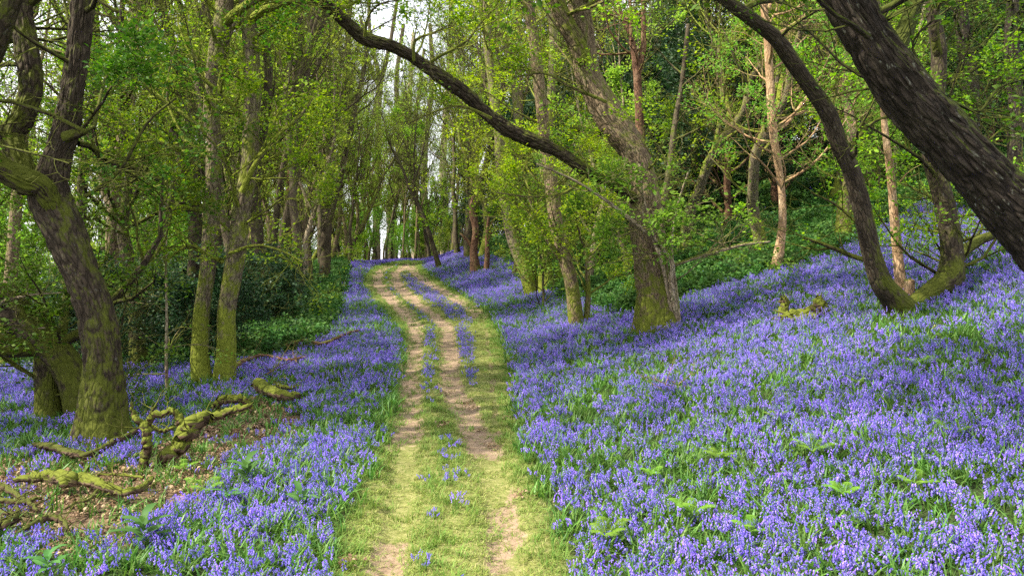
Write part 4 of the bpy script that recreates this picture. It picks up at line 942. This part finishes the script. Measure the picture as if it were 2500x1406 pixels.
SHRUB = [("dark holly shrub", proto_tree("holly_shrub", 531, 2.3, .04, 'far_bark', 'holly', 24, .04, (.7, 1.4), (5, 4), 6, .08, up=.08, fork=False, spread=.14, keep=.5)),
         ("spreading holly shrub", proto_tree("holly_shrub", 532, 1.7, .04, 'far_bark', 'holly', 24, .04, (.9, 1.6), (5, 4), 6, .08, up=.02, fork=False, spread=.14, keep=.5))]
placed = []; used = set()
def put(kind, u, Y, rs, smin=.85, smax=1.15):
    desc, src = kind
    x = (u - 1250) / FPX * Y; loc = (x, Y, tz(x, Y) - .05); sc = rs.uniform(smin, smax); rz = rs.rand() * 6.283
    if id(src) in used: o = copy_tree(src, loc, rz, sc)
    else:
        used.add(id(src)); o = src; o.location = loc; o.rotation_euler = (0, 0, rz); o.scale = (sc,) * 3
    placed.append((desc, u, Y, o)); return o
rs = np.random.RandomState(77)
def near_any(x, y, lst, d): return any((x - a) ** 2 + (y - b) ** 2 < d * d for a, b in lst)
taken = []
def band(kinds, n, u0, u1, y0, y1, gap, probs=None, avoid_track=2.2, smin=.85, smax=1.15):
    k = 0; tries = 0
    while k < n and tries < n * 40:
        tries += 1; Y = math.sqrt(rs.uniform(y0 ** 2, y1 ** 2)); u = rs.uniform(u0, u1); x = (u - 1250) / FPX * Y
        if abs(x - float(path_x(Y))) < avoid_track and Y < 95: continue
        if near_any(x, Y, taken, gap): continue
        taken.append((x, Y)); put(kinds[rs.choice(len(kinds), p=probs)], u, Y, rs, smin, smax); k += 1
# left wood: trees added out of frame to cast shade, then mid distance
band(TREES, 4, -4200, -900, 4, 17, 3.2)
band(TREES, 26, -150, 800, 19, 45, 2.2)
band(TREES, 34, 300, 1180, 48, 95, 2.6, avoid_track=3.5)
band(TREES, 60, -200, 1500, 92, 150, 2.4)
band(TREES, 22, 1250, 2650, 34, 75, 3.0, probs=[.3, .2, .1, .3, .1])
band(HOLLY, 30, 1330, 2750, 33, 62, 2.8)
band(HOLLY, 6, 1130, 1330, 62, 85, 3)
BARE = [TREES[0], TREES[3], TREES[1]]
band(TALL, 30, 560, 1260, 88, 135, 2.4)
band(TALL, 12, 500, 880, 50, 88, 2.6, avoid_track=4.5)
band(TALL, 8, 520, 840, 32, 52, 2.4, avoid_track=4.5, smin=.7, smax=.9)
band(TALL, 8, 1060, 1330, 55, 88, 3.0, avoid_track=5)
band(BARE, 14, 620, 1150, 92, 120, 1.6)
band([TREES[4], BUSH[1], TREES[2]], 9, 1330, 2500, 24, 34, 2.2, smin=.7, smax=1.0)
band(HOLLY, 20, 1300, 2600, 50, 82, 3.0, smin=1.3, smax=1.9)
band(SHRUB, 17, 330, 740, 16.5, 29, .9, avoid_track=4.2)
band(SHRUB, 6, -100, 300, 15, 26, 1.0)
band(BUSH, 24, -150, 690, 26, 60, 2.2, avoid_track=6)
band(BUSH, 40, 300, 1250, 95, 150, 2.6, smin=1.2, smax=2.0)
band(BUSH, 12, 700, 1180, 104, 120, 2.0, avoid_track=4, smin=.8, smax=1.2)
for _, src in TALL + TREES + HOLLY + BUSH + SHRUB: assert id(src) in used

# every copy gets the label that tells it from its neighbours
ZONES = [(-9000, 200, "left of the dark forked oak"), (200, 420, "beside the pale thin sapling"), (420, 600, "behind the mossy pair of oaks"), (600, 760, "behind the red dead tree"), (760, 880, "behind the ivy dark trunk"),
         (880, 980, "above the track's far bend"), (980, 1120, "behind the track's end"), (1120, 1260, "behind the broken snags"), (1260, 1440, "behind the slim speckled oak"), (1440, 1660, "behind the big mossy oak"),
         (1660, 1850, "right of the leafy hazel"), (1850, 2010, "behind the pale peeling trunk"), (2010, 2200, "behind the left-sweeping stem"), (2200, 2380, "behind the huge leaning trunk"), (2380, 3000, "at the right frame edge")]
DEP = [(0, 27, "nearer"), (27, 48, "midway back"), (48, 80, "far back"), (80, 400, "deepest")]
ORD = ["first", "second", "third", "fourth", "fifth", "sixth", "seventh", "eighth", "ninth", "tenth", "eleventh", "twelfth", "thirteenth"]
bins = {}
for desc, u, Y, o in placed:
    z = next(t for a, b, t in ZONES if a <= u < b); d = next(t for a, b, t in DEP if a <= Y < b)
    bins.setdefault((desc, z, d), []).append((u, o))
for (desc, z, d), lst in bins.items():
    lst.sort(key=lambda t: t[0])
    for k, (u, o) in enumerate(lst):
        tree = any(desc == t[0] for t in TREES + TALL)
        nm = desc + " oak" if tree else desc
        lab = f"{nm} {d}, {z}" + (f", {ORD[k]} from left" if len(lst) > 1 else "")
        tag(o, lab, "tree" if tree or 'yew' in desc or 'tree' in desc else "shrub", "oaks of the wood behind" if tree else ("evergreens of the dark wood" if 'yew' in desc or 'tree' in desc else "shrubs under the trees"))
print("objects", len(bpy.data.objects))
